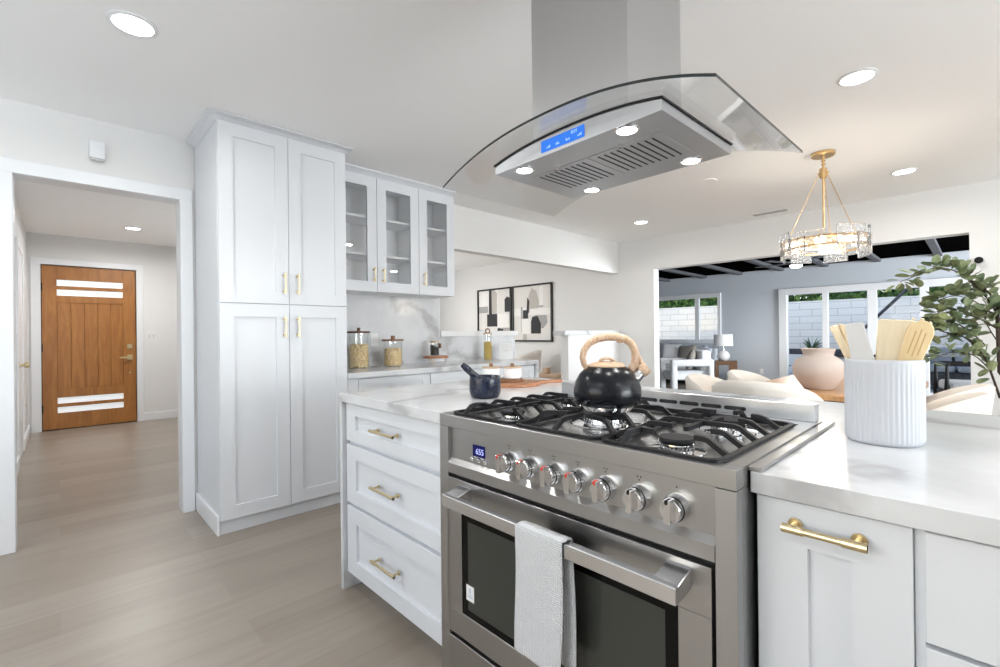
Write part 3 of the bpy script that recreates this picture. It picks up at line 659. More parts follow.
# grates : three side by side
GY0, GY1 = 0.02, 0.535
def finger(b, p0, p1, up0=True, up1=True, zl=0.919, zt=0.947, r=0.0056, run=0.045):
    p0, p1 = Vector(p0), Vector(p1); d = (p1-p0).normalized(); pts = []
    if up0: pts += [(p0.x, p0.y, zl), tuple((p0+d*run*0.25).to_2d()) + (zl+0.003,), tuple((p0+d*run).to_2d()) + (zt-0.002,), tuple((p0+d*(run+0.01)).to_2d()) + (zt,)]
    else: pts += [(p0.x, p0.y, zt)]
    if up1: pts += [tuple((p1-d*(run+0.01)).to_2d()) + (zt,), tuple((p1-d*run).to_2d()) + (zt-0.002,), tuple((p1-d*run*0.25).to_2d()) + (zl+0.003,), (p1.x, p1.y, zl)]
    else: pts += [(p1.x, p1.y, zt)]
    tube(b, pts, r, square=True)
for gi, (x0, x1, xm) in enumerate(((-0.412, -0.143, -0.2275), (-0.136, 0.136, 0.0), (0.143, 0.412, 0.2925))):
    b = NB(); zf = 0.9185
    cr_ = 0.03; pts = []
    for cx, cyy, a0 in ((x1-cr_, GY1-cr_, 0), (x0+cr_, GY1-cr_, PI/2), (x0+cr_, GY0+cr_, PI), (x1-cr_, GY0+cr_, 1.5*PI)):
        for j in range(5): a = a0+PI/2*j/4; pts.append((cx+cr_*math.cos(a), cyy+cr_*math.sin(a), zf))
    pts.append(pts[0]); tube(b, pts, 0.0062, square=True, caps=False)
    for (fx, fy) in ((x0+0.015, GY0+0.015), (x1-0.015, GY0+0.015), (x0+0.015, GY1-0.015), (x1-0.015, GY1-0.015)): box(b, fx-0.006, fx+0.006, fy-0.006, fy+0.006, 0.9085, 0.918)
    if gi != 1:
        for s_, xe in ((-1, x0), (1, x1)):
            for yy, e in ((0.085, 0.046), (0.175, 0.045), (0.345, 0.045), (0.435, 0.046)): finger(b, (xe, yy, 0), (xm+s_*e, yy, 0), up1=False)
        finger(b, (x0, 0.26, 0), (x1, 0.26, 0))
        finger(b, (x0+0.055, GY0, 0), (x0+0.075, 0.10, 0), up1=False, run=0.03); finger(b, (xm, GY1, 0), (xm, 0.45, 0), up1=False)
        tube(b, [(xm-0.01, 0.26, 0.945), (xm-0.01, 0.165, 0.945)], 0.0052, square=True); tube(b, [(xm, 0.26, 0.945), (xm, 0.355, 0.945)], 0.0052, square=True)
    else:
        for s_, xe in ((-1, x0), (1, x1)):
            for yy, e in ((0.10, 0.045), (0.20, 0.055), (0.32, 0.055), (0.42, 0.045)): finger(b, (xe, yy, 0), (xm+s_*e, yy+(0.26-yy)*0.25, 0), up1=False, run=0.035)
        finger(b, (xm, GY0, 0), (xm, 0.150, 0), up1=False); finger(b, (xm, GY1, 0), (xm, 0.295, 0), up1=False)
    obj('grate', b, IRON, k, 20)

# ------------------------------------------------------------------ range hood
HX, HY, HB = -0.7805, 1.205, 1.68
k = thing('range_hood', 'steel island range hood with a curved glass canopy hung above the range', 'range hood', (HX, HY, HB), math.radians(-1.3))
hw, y0, y1 = 0.285, -0.197, 0.199
def arch(x): return 0.0535 - abs(x/hw)**2.3*0.028
b = NB(); t = bmesh.new(); N = 24
V = []
for i in range(N+1):
    x = -hw+2*hw*i/N; V.append([t.verts.new((x, y0, 0)), t.verts.new((x, y0, arch(x))), t.verts.new((x, y1, arch(x))), t.verts.new((x, y1, 0))])
for i in range(N):
    for j in range(4): t.faces.new((V[i][j], V[i+1][j], V[i+1][(j+1) % 4], V[i][(j+1) % 4]))
t.faces.new(V[0]); t.faces.new(V[-1][::-1]); bmesh.ops.recalc_face_normals(t, faces=t.faces); merge(b, t); obj('body', b, STEELH, k)
b = NB(); t = bmesh.new(); V = []
for i in range(N+1):
    x = (-hw-0.004)+2*(hw+0.004)*i/N; z = arch(x*hw/(hw+0.004)); V.append([t.verts.new((x, y0-0.004, z)), t.verts.new((x, y0-0.004, z+0.005)), t.verts.new((x, y1+0.004, z+0.005)), t.verts.new((x, y1+0.004, z))])
for i in range(N):
    for j in range(4): t.faces.new((V[i][j], V[i+1][j], V[i+1][(j+1) % 4], V[i][(j+1) % 4]))
t.faces.new(V[0]); t.faces.new(V[-1][::-1]); bmesh.ops.recalc_face_normals(t, faces=t.faces); merge(b, t); obj('gasket', b, BLACK, k)
gw, gy0, gy1 = 0.444, -0.2895, 0.2735
b = NB(); t = bmesh.new(); V = []; N = 40
for i in range(N+1):
    x = -gw+2*gw*i/N; z = 0.0588 - abs(x/gw)**2.3*0.084
    V.append([t.verts.new((x, gy0, z)), t.verts.new((x, gy0, z+0.007)), t.verts.new((x, gy1, z+0.007)), t.verts.new((x, gy1, z))])
for i in range(N):
    for j in range(4):
        f = t.faces.new((V[i][j], V[i+1][j], V[i+1][(j+1) % 4], V[i][(j+1) % 4])); f.material_index = 1 if j == 0 else 0
f = t.faces.new(V[0]); f.material_index = 0; f = t.faces.new(V[-1][::-1]); f.material_index = 1
bmesh.ops.recalc_face_normals(t, faces=t.faces); merge(b, t); obj('glass_canopy', b, [HOODGLASS, GLASSEDGE], k)
b = NB(); box(b, -0.1675, 0.1675, -0.148, 0.0, 0.07, CE-HB-0.001, 0.001); box(b, -0.1665, 0.1665, 0.001, 0.142, 0.07, CE-HB-0.001); obj('chimney', b, STEELV, k)
b = NB(); prism(b, [(-0.086, 0.010), (0.066, 0.010), (0.066, 0.042), (-0.086, 0.042)], 'y', y0-0.0022, y0+0.002); lc = obj('display', b, BLUELCD, k)
text('8:01', 0.013, LCDTEXT, Matrix.Translation((0.035, y0-0.0032, 0.033)) @ Matrix.Rotation(PI/2, 4, 'X'), lc, 'digits')
b = NB()
for i, x in enumerate((-0.064, -0.03, 0.006, 0.046)):
    for j in range(3): box(b, x+j*0.005, x+j*0.005+0.0022, y0-0.0032, y0-0.002, 0.0165, 0.0165+0.003+0.002*((i+j) % 3))
obj('icon', b, LCDTEXT, lc)
for fx0, fx1 in ((-0.222, -0.004), (0.004, 0.222)):
    b = NB(); box(b, fx0, fx1, -0.095, 0.108, -0.0025, 0.001, 0.0008); fl = obj('filter', b, STEELH, k)
    b = NB()
    for j in range(9):
        x = fx0+0.018+j*0.0212; box(b, x, x+0.0052, -0.078, 0.086, -0.0032, -0.0022)
    obj('slots', b, BLACKM, fl)
    b = NB(); cyl(b, ((fx0+fx1)/2, -0.101, 0.001), ((fx0+fx1)/2, -0.101, -0.010), 0.007, 14); obj('latch', b, CHROME, fl)
for (X, Y) in ((-0.972, 1.045), (-0.605, 1.037), (-0.953, 1.366), (-0.593, 1.364)):
    b = NB(); lathe(b, [(0.031, 0.0), (0.031, -0.002), (0.025, -0.004), (0.025, -0.001)], 28, (X-HX, Y-HY)); ri = obj('lamp_ring', b, CHROME, k)
    b = NB(); lathe(b, [(0.0, -0.0032), (0.025, -0.003), (0.025, 0.0), (0, 0)], 28, (X-HX, Y-HY)); obj('lamp_lens', b, LAMP, ri)
    area('hood_lamp', (X, Y, HB-0.012), (0, 0, 0), 0.045, 0.045, 1.0, (1, 0.98, 0.95), 'DISK', 150)

# ------------------------------------------------------------------ ceiling fittings
def downlight(x, y, z, label, power, group='recessed ceiling lights', r=0.075):
    k = thing('recessed_light', label, 'ceiling light', (x, y, z), 0, group)
    b = NB(); lathe(b, [(r, -0.001), (r+0.012, -0.001), (r+0.012, -0.004), (r-0.004, -0.008), (r-0.004, -0.001)], 36); obj('trim_ring', b, TRIM, k)
    b = NB(); lathe(b, [(0, -0.005), (r-0.004, -0.005), (r-0.004, -0.001), (0, -0.001)], 36); obj('lens', b, LAMP, k)
    area('recessed_lamp', (x, y, z-0.012), (0, 0, 0), 2*r, 2*r, power, (1, 0.99, 0.975), 'DISK', 170)
PW = P_DOWN
downlight(-2.456, 0.236, CE, 'round recessed ceiling light in front of the tall pantry', PW)
downlight(-0.432, 3.012, CE, 'round recessed ceiling light between the range hood and the chandelier', PW)
downlight(-0.425, 5.081, CE, 'round recessed ceiling light past the chandelier above the leafy tree', PW)
downlight(-2.79, 5.031, CE, 'round recessed ceiling light near the corner by the framed art', PW*0.45)
downlight(-7.04, 0.658, CE, 'round recessed ceiling light inside the hall before the front door', P_HALL)
for (x, y) in ((-0.5, -1.2), (1.5, 0.6), (1.6, 3.0), (1.6, 5.0), (-2.5, -1.2), (-5.6, 3.8), (-6.8, 4.4), (-5.2, 0.6)):
    downlight(x, y, CE, 'round recessed ceiling light outside the photo', PW)
b = NB(); lathe(b, [(0, 0), (0.075, 0), (0.07, -0.006), (0, -0.007)], 32); o = obj('ceiling_plate', b, CEIL); o.location = (-1.635, 4.112, CE-0.001); tag(o, 'faint round white cover plate flush on the ceiling between hood and vent', 'ceiling plate')
k = thing('ceiling_vent', 'slim grey slotted air vent on the ceiling near the far wall', 'vent', (-1.6, 5.70, CE))
b = NB(); box(b, -0.18, 0.18, -0.05, 0.05, -0.008, -0.001, 0.002); obj('frame', b, TRIM, k)
b = NB()
for i in range(5): box(b, -0.165, 0.165, -0.04+i*0.017, -0.03+i*0.017, -0.0095, -0.0075)
obj('slats', b, mat('vent_grey', (0.42, 0.40, 0.38), 0.6), k)
k = thing('door_chime', 'small white door chime box on the wall above the hall doorway', 'door chime', (XL, 0.177, 2.30), PI/2)
b = NB(); box(b, -0.036, 0.036, -0.034, 0, -0.05, 0.052, 0.006, seg=2); obj('cover', b, TRIM, k)
b = NB(); box(b, -0.03, 0.03, -0.028, 0, -0.062, -0.05, 0.002); cyl(b, (0.004, -0.016, -0.062), (0.004, -0.016, -0.068), 0.006, 10); obj('base', b, CHROME, k)
k = thing('light_switch', 'white double light switch plate on the hall wall beside the front door', 'switch', (-8.15, 0.955, 1.19), PI/2)
b = NB(); box(b, -0.058, 0.058, -0.006, 0, -0.058, 0.058, 0.002); obj('plate', b, CERAMIC, k)
for x in (-0.025, 0.025):
    b = NB(); box(b, x-0.014, x+0.014, -0.010, -0.005, -0.03, 0.03, 0.002); obj('rocker', b, mat('switch_grey', (0.62, 0.62, 0.63), 0.4) if x < 0 else bpy.data.materials['switch_grey'], k)

# ------------------------------------------------------------------ kettle (local +x is the spout side)
k = thing('kettle', 'glossy black whistling kettle with a wood-look handle on the range grate', 'kettle', (-0.736, 1.127, 0.9530), math.radians(43))
b = NB(); lathe(b, [(0, 0.008), (0.062, 0.008), (0.080, 0.014), (0.0905, 0.026), (0.0945, 0.044), (0.0935, 0.062), (0.088, 0.082), (0.077, 0.101), (0.064, 0.114), (0.054, 0.120), (0.052, 0.122), (0, 0.122)], 56); obj('body', b, KETTLE, k, 60)
b = NB(); lathe(b, [(0, 0), (0.064, 0), (0.069, 0.004), (0.081, 0.0165), (0.06, 0.017), (0, 0.015)], 48); obj('base_ring', b, CHROME, k)
b = NB(); lathe(b, [(0, 0.121), (0.0515, 0.121), (0.052, 0.124), (0.050, 0.128), (0.036, 0.134), (0.015, 0.137), (0, 0.1375)], 40); ld = obj('lid', b, LIDWOOD, k)
b = NB(); tube(b, [(-0.022, 0, 0.133), (-0.018, 0, 0.140), (-0.008, 0, 0.1445), (0.008, 0, 0.1445), (0.018, 0, 0.140), (0.022, 0, 0.133)], 0.0042, 8, flat=2.2); obj('lid_knob', b, LIDWOOD, ld)
hp = [(x_+0.016, z_) for x_, z_ in [(-0.070, 0.110), (-0.080, 0.128), (-0.084, 0.147), (-0.080, 0.168), (-0.066, 0.187), (-0.044, 0.200), (-0.016, 0.206), (0.012, 0.206), (0.036, 0.199), (0.054, 0.186), (0.063, 0.166), (0.065, 0.145), (0.062, 0.125), (0.050, 0.112)]]
b = NB(); tube(b, [(x, 0, z) for x, z in hp], 0.009, 12, rs=[0.0075, 0.0085, 0.009, 0.0095, 0.010, 0.011, 0.0115, 0.0115, 0.011, 0.011, 0.011, 0.0115, 0.012, 0.011], flat=1.25)
box(b, 0.030, 0.044, -0.008, 0.008, 0.188, 0.198, 0.002)
hd = obj('handle', b, HANDLEWOOD, k, 60)
b = NB(); tube(b, [(0.080, 0, 0.168), (0.088, 0, 0.148), (0.095, 0, 0.132), (0.103, 0, 0.118)], 0.007, 10, rs=[0.006, 0.007, 0.008, 0.009], flat=1.3); obj('whistle_lever', b, HANDLEWOOD, k, 60)
b = NB(); cyl(b, (0.070, 0, 0.080), (0.094, 0, 0.104), 0.020, 24, r1=0.0145); cyl(b, (0.0925, 0, 0.1025), (0.097, 0, 0.107), 0.0165, 24); obj('spout', b, CHROME, k)
b = NB(); tube(b, [(0.095, 0, 0.105), (0.104, 0, 0.113), (0.112, 0, 0.120)], 0.0165, 20, rs=[0.0185, 0.0195, 0.017]); obj('whistle_cap', b, HANDLEWOOD, k)

# ------------------------------------------------------------------ towel over the oven handle
b = NB(); t = bmesh.new()
cols = []
NX, path = 14, []
bx0, bx1 = -0.797, -0.652
hz, hyF, hyB = 0.700, 0.885-0.0745, 0.885-0.0445
for s in range(26): path.append((hyF, 0.385+(hz-0.385)*s/25.0))
path += [(hyF+0.004, hz+0.0035), ((hyF+hyB)/2, hz+0.005), (hyB-0.003, hz+0.0035)]
for s in range(20): path.append((hyB, hz-(hz-0.40)*s/19.0))
grid = []
for i in range(NX+1):
    u = i/NX; row = []
    for j, (y, z) in enumerate(path):
        front = j < 26; hang = max(0, (hz-z)/0.34)
        wob = 0.0035*math.sin(u*7.0+z*9)*hang + 0.002*math.sin(u*15+z*22)*hang
        xs = bx0+(bx1-bx0)*u + 0.006*math.sin(z*13)*hang + (0.012*hang*u if not front else 0) + (0.006 if not front else 0)
        yy = y - (abs(wob)+0.001*hang if front else -abs(wob)*0.4)
        row.append(t.verts.new((xs, yy, z + (0.012*(1-u) if j == 0 else 0))))
    grid.append(row)
for i in range(NX):
    for j in range(len(path)-1): t.faces.new((grid[i][j], grid[i+1][j], grid[i+1][j+1], grid[i][j+1]))
merge(b, t)
TOWEL = mat('waffle_cotton', (0.66, 0.67, 0.68), 0.95); n_, l_, b_ = nodes(TOWEL)
tv = coords(TOWEL, 'Object', (1, 1, 1)); w1 = n_.new('ShaderNodeTexWave'); w1.bands_direction = 'X'; w1.inputs['Scale'].default_value = 62; l_.new(tv, w1.inputs[0])
w2 = n_.new('ShaderNodeTexWave'); w2.bands_direction = 'Z'; w2.inputs['Scale'].default_value = 62; l_.new(tv, w2.inputs[0])
mx = n_.new('ShaderNodeMath'); mx.operation = 'MULTIPLY'; l_.new(w1.outputs['Fac'], mx.inputs[0]); l_.new(w2.outputs['Fac'], mx.inputs[1]); bump(TOWEL, mx.outputs[0], 0.8, 0.003)
l_.new(ramp(TOWEL, mx.outputs[0], [(0.0, (0.60, 0.61, 0.625)), (1.0, (0.80, 0.81, 0.82))]), b_.inputs['Base Color'])
o = obj('dish_towel', b, TOWEL, None, 80); m_ = o.modifiers.new('thick', 'SOLIDIFY'); m_.thickness = 0.003; m_.offset = 0
tag(o, 'pale grey waffle dish towel folded over the oven door handle', 'towel')

# ------------------------------------------------------------------ things on the island
k = thing('mortar', 'dark navy stone mortar bowl on the island by the range', 'mortar', (-1.435, 1.288, 0.9055))
b = NB(); lathe(b, [(0, 0), (0.052, 0), (0.060, 0.006), (0.0655, 0.025), (0.0665, 0.05), (0.065, 0.075), (0.064, 0.088), (0.061, 0.0905), (0.057, 0.088), (0.052, 0.06), (0.035, 0.03), (0, 0.024)], 44); obj('bowl', b, NAVY, k, 60)
b = NB(); tube(b, [(-1.425, 1.298, 0.945), (-1.448, 1.276, 0.975), (-1.471, 1.252, 1.003), (-1.492, 1.231, 1.030), (-1.503, 1.220, 1.044)], 0.015, 16, rs=[0.019, 0.016, 0.0145, 0.015, 0.011]); tag(obj('pestle', b, NAVY, None, 60), 'navy stone pestle leaning out of the mortar bowl', 'pestle')
# cutting board
bc = Vector((-1.69, 1.705, 0)); ang = math.atan2(1.975-1.705, -1.578+1.69)
k = thing('cutting_board', 'round acacia cutting board with a handle under the white canisters', 'cutting board', (bc.x, bc.y, 0.9055), ang)
pts = []
for i in range(40):
    a = 0.26+(2*PI-0.52)*i/39; pts.append((0.145*math.cos(a), 0.145*math.sin(a)))
pts += [(0.17, -0.026), (0.20, -0.018), (0.275, -0.017), (0.292, -0.012), (0.297, 0), (0.292, 0.012), (0.275, 0.017), (0.20, 0.018), (0.17, 0.026)]
b = NB(); prism(b, pts, 'z', 0, 0.015, bev=0.002); obj('board', b, ACACIA, k)
k = thing('wooden_tray', 'small oblong wooden tray on the round cutting board beneath two canisters', 'tray', (-1.741, 1.681, 0.921), math.atan2(0.079, 0.076))
pts = []
for i in range(15): a = -PI/2+PI*i/14; pts.append((0.058+0.056*math.cos(a), 0.056*math.sin(a)))
for i in range(15): a = PI/2+PI*i/14; pts.append((-0.058+0.056*math.cos(a), 0.056*math.sin(a)))
b = NB(); prism(b, pts, 'z', 0, 0.014, bev=0.003); obj('tray_board', b, WALNUT, k)
for X, Y, lb in ((-1.703, 1.722, 'white ceramic canister with a wooden lid, the one nearer the tray end by the range'), (-1.780, 1.641, 'white ceramic canister with a wooden lid half hidden behind the pestle')):
    k = thing('canister', lb, 'canister', (X, Y, 0.9355), 0, 'white canisters on the cutting board')
    b = NB(); lathe(b, [(0, 0), (0.040, 0), (0.046, 0.006), (0.0475, 0.03), (0.047, 0.055), (0.044, 0.055), (0.044, 0.01), (0, 0.008)], 32); obj('pot', b, CERAMIC, k)
    b = NB(); lathe(b, [(0, 0.0555), (0.048, 0.0555), (0.049, 0.060), (0.047, 0.063), (0, 0.064)], 32); ld = obj('lid', b, LIDWOOD, k)
    b = NB(); cyl(b, (0, 0, 0.063), (0, 0, 0.080), 0.010, 16); obj('knob', b, WALNUT, ld)
# utensil crock, oval ribbed
k = thing('utensil_crock', 'white ribbed ceramic utensil crock on the island counter past the range', 'crock', (-0.160, 1.418, 0.9055), math.radians(15))
def flute(a, z): return -0.0016*(0.5+0.5*math.cos(a*48)) if 0.008 < z < 0.186 else 0
RC = 0.0745
prof = [(0, 0), (RC-0.008, 0), (RC-0.003, 0.004), (RC, 0.012)] + [(RC, 0.012+0.176*i/6) for i in range(1, 7)] + [(RC, 0.193), (RC-0.002, 0.196), (RC-0.005, 0.195), (RC-0.0065, 0.185), (RC-0.0065, 0.012), (0, 0.010)]
b = NB(); lathe(b, prof, 288, flute=flute); obj('pot', b, CROCK, k, 60)
CX, CYY = -0.160, 1.418
vr = Vector((0.692, 0.722, 0)); vd = Vector((-0.722, 0.692, 0))       # sideways and depth as seen from the kitchen aisle
cang = math.atan2(1.418, -0.160); vd2 = Vector((math.cos(cang), math.sin(cang), 0)); vr2 = Vector((vd2.y, -vd2.x, 0))
def utensil(name, label, outline, thick, base, lean, depth, m, cat, twist=0.0, holes=None, side=None, curve=0.0):
    """a flat carved utensil: outline (u across, v along) drawn from its foot, leaning in the crock"""
    bm = NB(); prism(bm, outline, 'y', -thick/2, thick/2, bev=thick*0.25)
    if curve:
        bmesh.ops.subdivide_edges(bm, edges=bm.edges, cuts=1)
    k = thing(name, label, cat, (0, 0, 0), 0, None)
    mat4 = Matrix((( vr2.x, vd2.x, 0, 0), (vr2.y, vd2.y, 0, 0), (0, 0, 1, 0), (0, 0, 0, 1)))
    k.location = Vector((CX, CYY, 0.917)) + vr2*base[0] + vd2*base[1]
    rot = mat4 @ Matrix.Rotation(lean, 4, 'Y') @ Matrix.Rotation(depth, 4, 'X') @ Matrix.Rotation(twist, 4, 'Z')
    xf(bm, rot); obj('blade', bm, m, k)
    if holes:
        bh = NB()
        for u0, u1, v0, v1 in holes: box(bh, u0, u1, -thick*0.53, thick*0.53, v0, v1)
        xf(bh, rot); obj('slots', bh, mat('slot_shade', (0.50, 0.33, 0.15), 0.7), k)
    return k
def paddle(hw_, L, bw, bl, top='round', taper=0.75, n=10):
    p = [(-hw_, 0), (hw_, 0), (hw_, L-bl-0.02), (bw*taper, L-bl)]
    if top == 'flat': p += [(bw, L-0.004), (bw-0.004, L), (-bw+0.004, L), (-bw, L-0.004)]
    elif top == 'slant': p += [(bw, L-0.022), (-bw, L)]
    else:
        for i in range(n+1):
            a = PI*i/n; p.append((bw*math.cos(a), L-bw*1.3+bw*1.3*math.sin(a)))
    p += [(-bw*taper, L-bl), (-hw_, L-bl-0.02)]; return p
utensil('wooden_spatula', 'thin pale wooden spatula seen edge-on leaning toward the pink vase', paddle(0.008, 0.284, 0.022, 0.09, 'flat'), 0.007, (0.004, 0.012), math.radians(-20.5), 0.0, BIRCH, 'utensil', math.radians(74))
utensil('wooden_turner', 'pale beech turner peeking out behind the grey turner', paddle(0.008, 0.282, 0.018, 0.09, 'slant'), 0.006, (-0.006, 0.030), math.radians(-13), 0.0, BIRCH, 'utensil', math.radians(20))
utensil('painted_turner', 'grey painted turner with a tapered blade in the crock', paddle(0.007, 0.275, 0.0185, 0.105, 'flat', 1.25), 0.006, (-0.004, -0.008), math.radians(-10.5), 0.0, TURNER_GREY, 'utensil', math.radians(-8))
utensil('wooden_scraper', 'wide square-ended pale wooden scraper in the middle of the crock', paddle(0.009, 0.278, 0.0335, 0.13, 'flat', 0.92), 0.009, (0.003, 0.0), math.radians(4.5), 0.0, wood('pale_scraper_wood', (0.70, 0.60, 0.43), (0.78, 0.68, 0.50), (9, 9, 1.2), 5, 0.5), 'utensil', math.radians(3))
utensil('slotted_spoon', 'golden wooden slotted spoon leaning out toward the leafy tree', paddle(0.007, 0.285, 0.0235, 0.105, 'round', 0.85), 0.008, (-0.007, -0.012), math.radians(16.5), 0.0, wood('golden_beech', (0.64, 0.48, 0.25), (0.76, 0.60, 0.36), (9, 9, 1.2), 5, 0.5), 'utensil', math.radians(6), [(-0.010, -0.0075, 0.205, 0.258), (-0.0012, 0.0012, 0.200, 0.265), (0.0075, 0.010, 0.205, 0.258)])
op = [(-0.007, 0), (0.007, 0), (0.007, 0.157), (0.020, 0.175), (0.025, 0.230), (0.023, 0.284), (0.017, 0.286), (0.015, 0.262), (0.009, 0.264), (0.0075, 0.290), (0.0015, 0.290), (0.0, 0.264), (-0.006, 0.262), (-0.008, 0.288), (-0.014, 0.286), (-0.0145, 0.257), (-0.025, 0.227), (-0.020, 0.175), (-0.007, 0.157)]
utensil('wooden_fork', 'pale wooden serving fork with short tines behind the slotted spoon', op, 0.007, (-0.005, 0.018), math.radians(14.5), 0.0, BIRCH, 'utensil', math.radians(-5))

# ------------------------------------------------------------------ things on the back counter
def pasta_pile(cx, cy_, z0, r, h, n, m, ln, rr, name, label):
    bm = NB()
    lathe(bm, [(0, z0), (r*0.84, z0), (r*0.84, z0+h*0.88), (r*0.6, z0+h*0.93), (0, z0+h*0.95)], 24, (cx, cy_))
    for i in range(n):
        a = random.uniform(0, 2*PI); top = random.random() < 0.25
        q = math.sqrt(random.random())*r*0.8 if top else r*random.uniform(0.84, 0.92)
        z = z0+h*random.uniform(0.93, 1.0) if top else z0+rr+random.random()*(h*0.92)
        p = Vector((cx+q*math.cos(a), cy_+q*math.sin(a), z)); d = Vector((random.uniform(-1, 1), random.uniform(-1, 1), random.uniform(-1, 1)))
        rad = Vector((math.cos(a), math.sin(a), 0)); d = d-rad*d.dot(rad)*(0 if top else 1); d.normalize()
        cyl(bm, p-d*ln/2, p+d*ln/2, rr, 6)
    o = obj(name, bm, m, None, 50); tag(o, label, 'dry food', None, 'stuff'); return o
def glass_jar(name, label, X, Y, z0, r, h, lidr, m_lid, knob=True, kn=(0.014, 0.03)):
    k = thing(name, label, 'jar', (X, Y, z0))
    bm = NB(); lathe(bm, [(0, 0), (r*0.96, 0), (r, 0.005), (r, h), (r-0.003, h), (r-0.003, 0.006), (0, 0.006)], 40); obj('glass_body', bm, JARGLASS, k, 60)
    bm = NB(); lathe(bm, [(0, h+0.0005), (lidr, h+0.0005), (lidr, h+0.013), (lidr-0.003, h+0.016), (0, h+0.016)], 36); ld = obj('lid', bm, m_lid, k)
    if knob:
        bm = NB(); cyl(bm, (0, 0, h+0.015), (0, 0, h+0.015+kn[1]), kn[0], 16); obj('knob', bm, m_lid, ld)
    return k
DARKLID = wood('dark_wood_lid', (0.07, 0.03, 0.018), (0.17, 0.08, 0.04), (3, 14, 14), 6, 0.4)
glass_jar('pasta_jar', 'tall glass pasta jar with a dark wooden lid against the tall pantry', -3.52, 1.775, 0.9055, 0.080, 0.283, 0.092, DARKLID)
glass_jar('pasta_jar', 'shorter glass pasta jar with a walnut lid further along the back counter', -3.47, 2.062, 0.9055, 0.078, 0.213, 0.090, WALNUT, kn=(0.018, 0.032))
pasta_pile(-3.52, 1.775, 0.9125, 0.076, 0.175, 330, PASTA, 0.034, 0.0075, 'dry_pasta', 'dry twisted pasta filling the tall jar against the pantry')
pasta_pile(-3.47, 2.062, 0.9125, 0.074, 0.140, 420, PASTA, 0.020, 0.0065, 'dry_pasta', 'small dry macaroni filling the shorter jar on the back counter')
k = thing('wooden_riser', 'little acacia riser board on bent brass wire legs on the back counter', 'riser', (-3.50, 2.53, 0.9055), PI/4)
b = NB(); lathe(b, [(0, 0.048), (0.112, 0.048), (0.118, 0.052), (0.118, 0.064), (0.114, 0.068), (0, 0.068)], 44); obj('board', b, ACACIA, k)
for a in (0.4, 0.4+2*PI/3, 0.4+4*PI/3):
    b = NB(); ca, sa = math.cos(a), math.sin(a)
    tube(b, [(0.085*ca-0.02*sa, 0.085*sa+0.02*ca, 0.049), (0.095*ca, 0.095*sa, 0.003), (0.085*ca+0.02*sa, 0.085*sa-0.02*ca, 0.049)], 0.003, 8); obj('wire_leg', b, GOLD, k)
k = glass_jar('coffee_jar', 'small glass jar of dark beans with a wooden lid on the riser', -3.51, 2.525, 0.9745, 0.042, 0.122, 0.044, LIDWOOD, False)
b = NB(); box(b, 0.03, 0.06, 0.02, 0.034, 0.07, 0.115, 0.003); obj('scoop_clip', b, WALNUT, k)
b = NB(); prism(b, [(-0.037, 0), (0.037, 0), (0.037, 0.052), (-0.02, 0.088), (-0.037, 0.095)], 'y', -0.012, 0.012); t2 = NB()
lathe(t2, [(0, 0), (0.0385, 0), (0.0385, 0.078), (0.02, 0.085), (0, 0.086)], 28); b.free()
for v in t2.verts:
    if v.co.z > 0.05: v.co.z += (-v.co.x*0.7-v.co.y*0.7)*0.45
for i in range(140):
    a = random.uniform(0, 2*PI); sphere(t2, (0.0375*math.cos(a), 0.0375*math.sin(a), random.uniform(0.004, 0.072)), 0.005, 1, 1, 0.8, 6, 4)
xf(t2, Matrix.Translation((-3.51, 2.525, 0.9815))); tag(obj('coffee_beans', t2, BEANS), 'dark coffee beans heaped inside the small jar on the riser', 'dry food', None, 'stuff')
k = glass_jar('oil_bottle', 'tall slim glass bottle with a ring-topped wooden stopper on the back counter', -3.49, 3.175, 0.9055, 0.044, 0.262, 0.047, LIDWOOD, False)
b = NB(); torus(b, (0, 0, 0), 0.022, 0.006, 24, 8); xf(b, Matrix.Translation((0, 0, 0.297)) @ Matrix.Rotation(PI/4, 4, 'Z') @ Matrix.Rotation(PI/2, 4, 'X')); obj('stopper_ring', b, WALNUT, k)
pasta_pile(-3.49, 3.175, 0.9125, 0.0405, 0.175, 260, PASTAY, 0.016, 0.004, 'yellow_grain', 'yellow grain filling the slim bottle on the back counter')
k = thing('white_card_box', 'plain white card box with a tiny grey mark standing beside the slim bottle', 'box', (-3.43, 3.375, 0.9055), math.radians(50))
b = NB(); box(b, -0.071, 0.071, -0.012, 0.012, 0, 0.178, 0.002); obj('box_body', b, CERAMIC, k)
GREYINK = mat('grey_print', (0.30, 0.30, 0.30), 0.7)
b = NB(); box(b, -0.022, 0.022, -0.0125, -0.0119, 0.088, 0.091); tube(b, [(-0.006, -0.0122, 0.105), (0, -0.0122, 0.118), (0.006, -0.0122, 0.105)], 0.0008, 6); obj('printed_mark', b, GREYINK, k)
def outlet(name, label, loc, rz):
    k = thing(name, label, 'outlet', loc, rz)
    b = NB(); box(b, -0.036, 0.036, -0.006, 0, -0.058, 0.058, 0.002); obj('plate', b, CERAMIC, k)
    b = NB(); box(b, -0.016, 0.016, -0.0085, -0.005, -0.034, -0.006, 0.002); box(b, -0.016, 0.016, -0.0085, -0.005, 0.006, 0.034, 0.002); obj('sockets', b, CERAMIC, k)
outlet('wall_outlet', 'white outlet plate on the marble backsplash behind the pasta jars', (XL+0.0125, 2.00, 1.13), PI/2)
outlet('wall_outlet', 'white outlet plate low on the grey living room wall beside the sliding door', (-3.28, YW-0.0005, 0.30), 0)
outlet('wall_outlet', 'white outlet plate low on the hall wall before the front door', (-7.35, -0.2755, 0.38), PI)

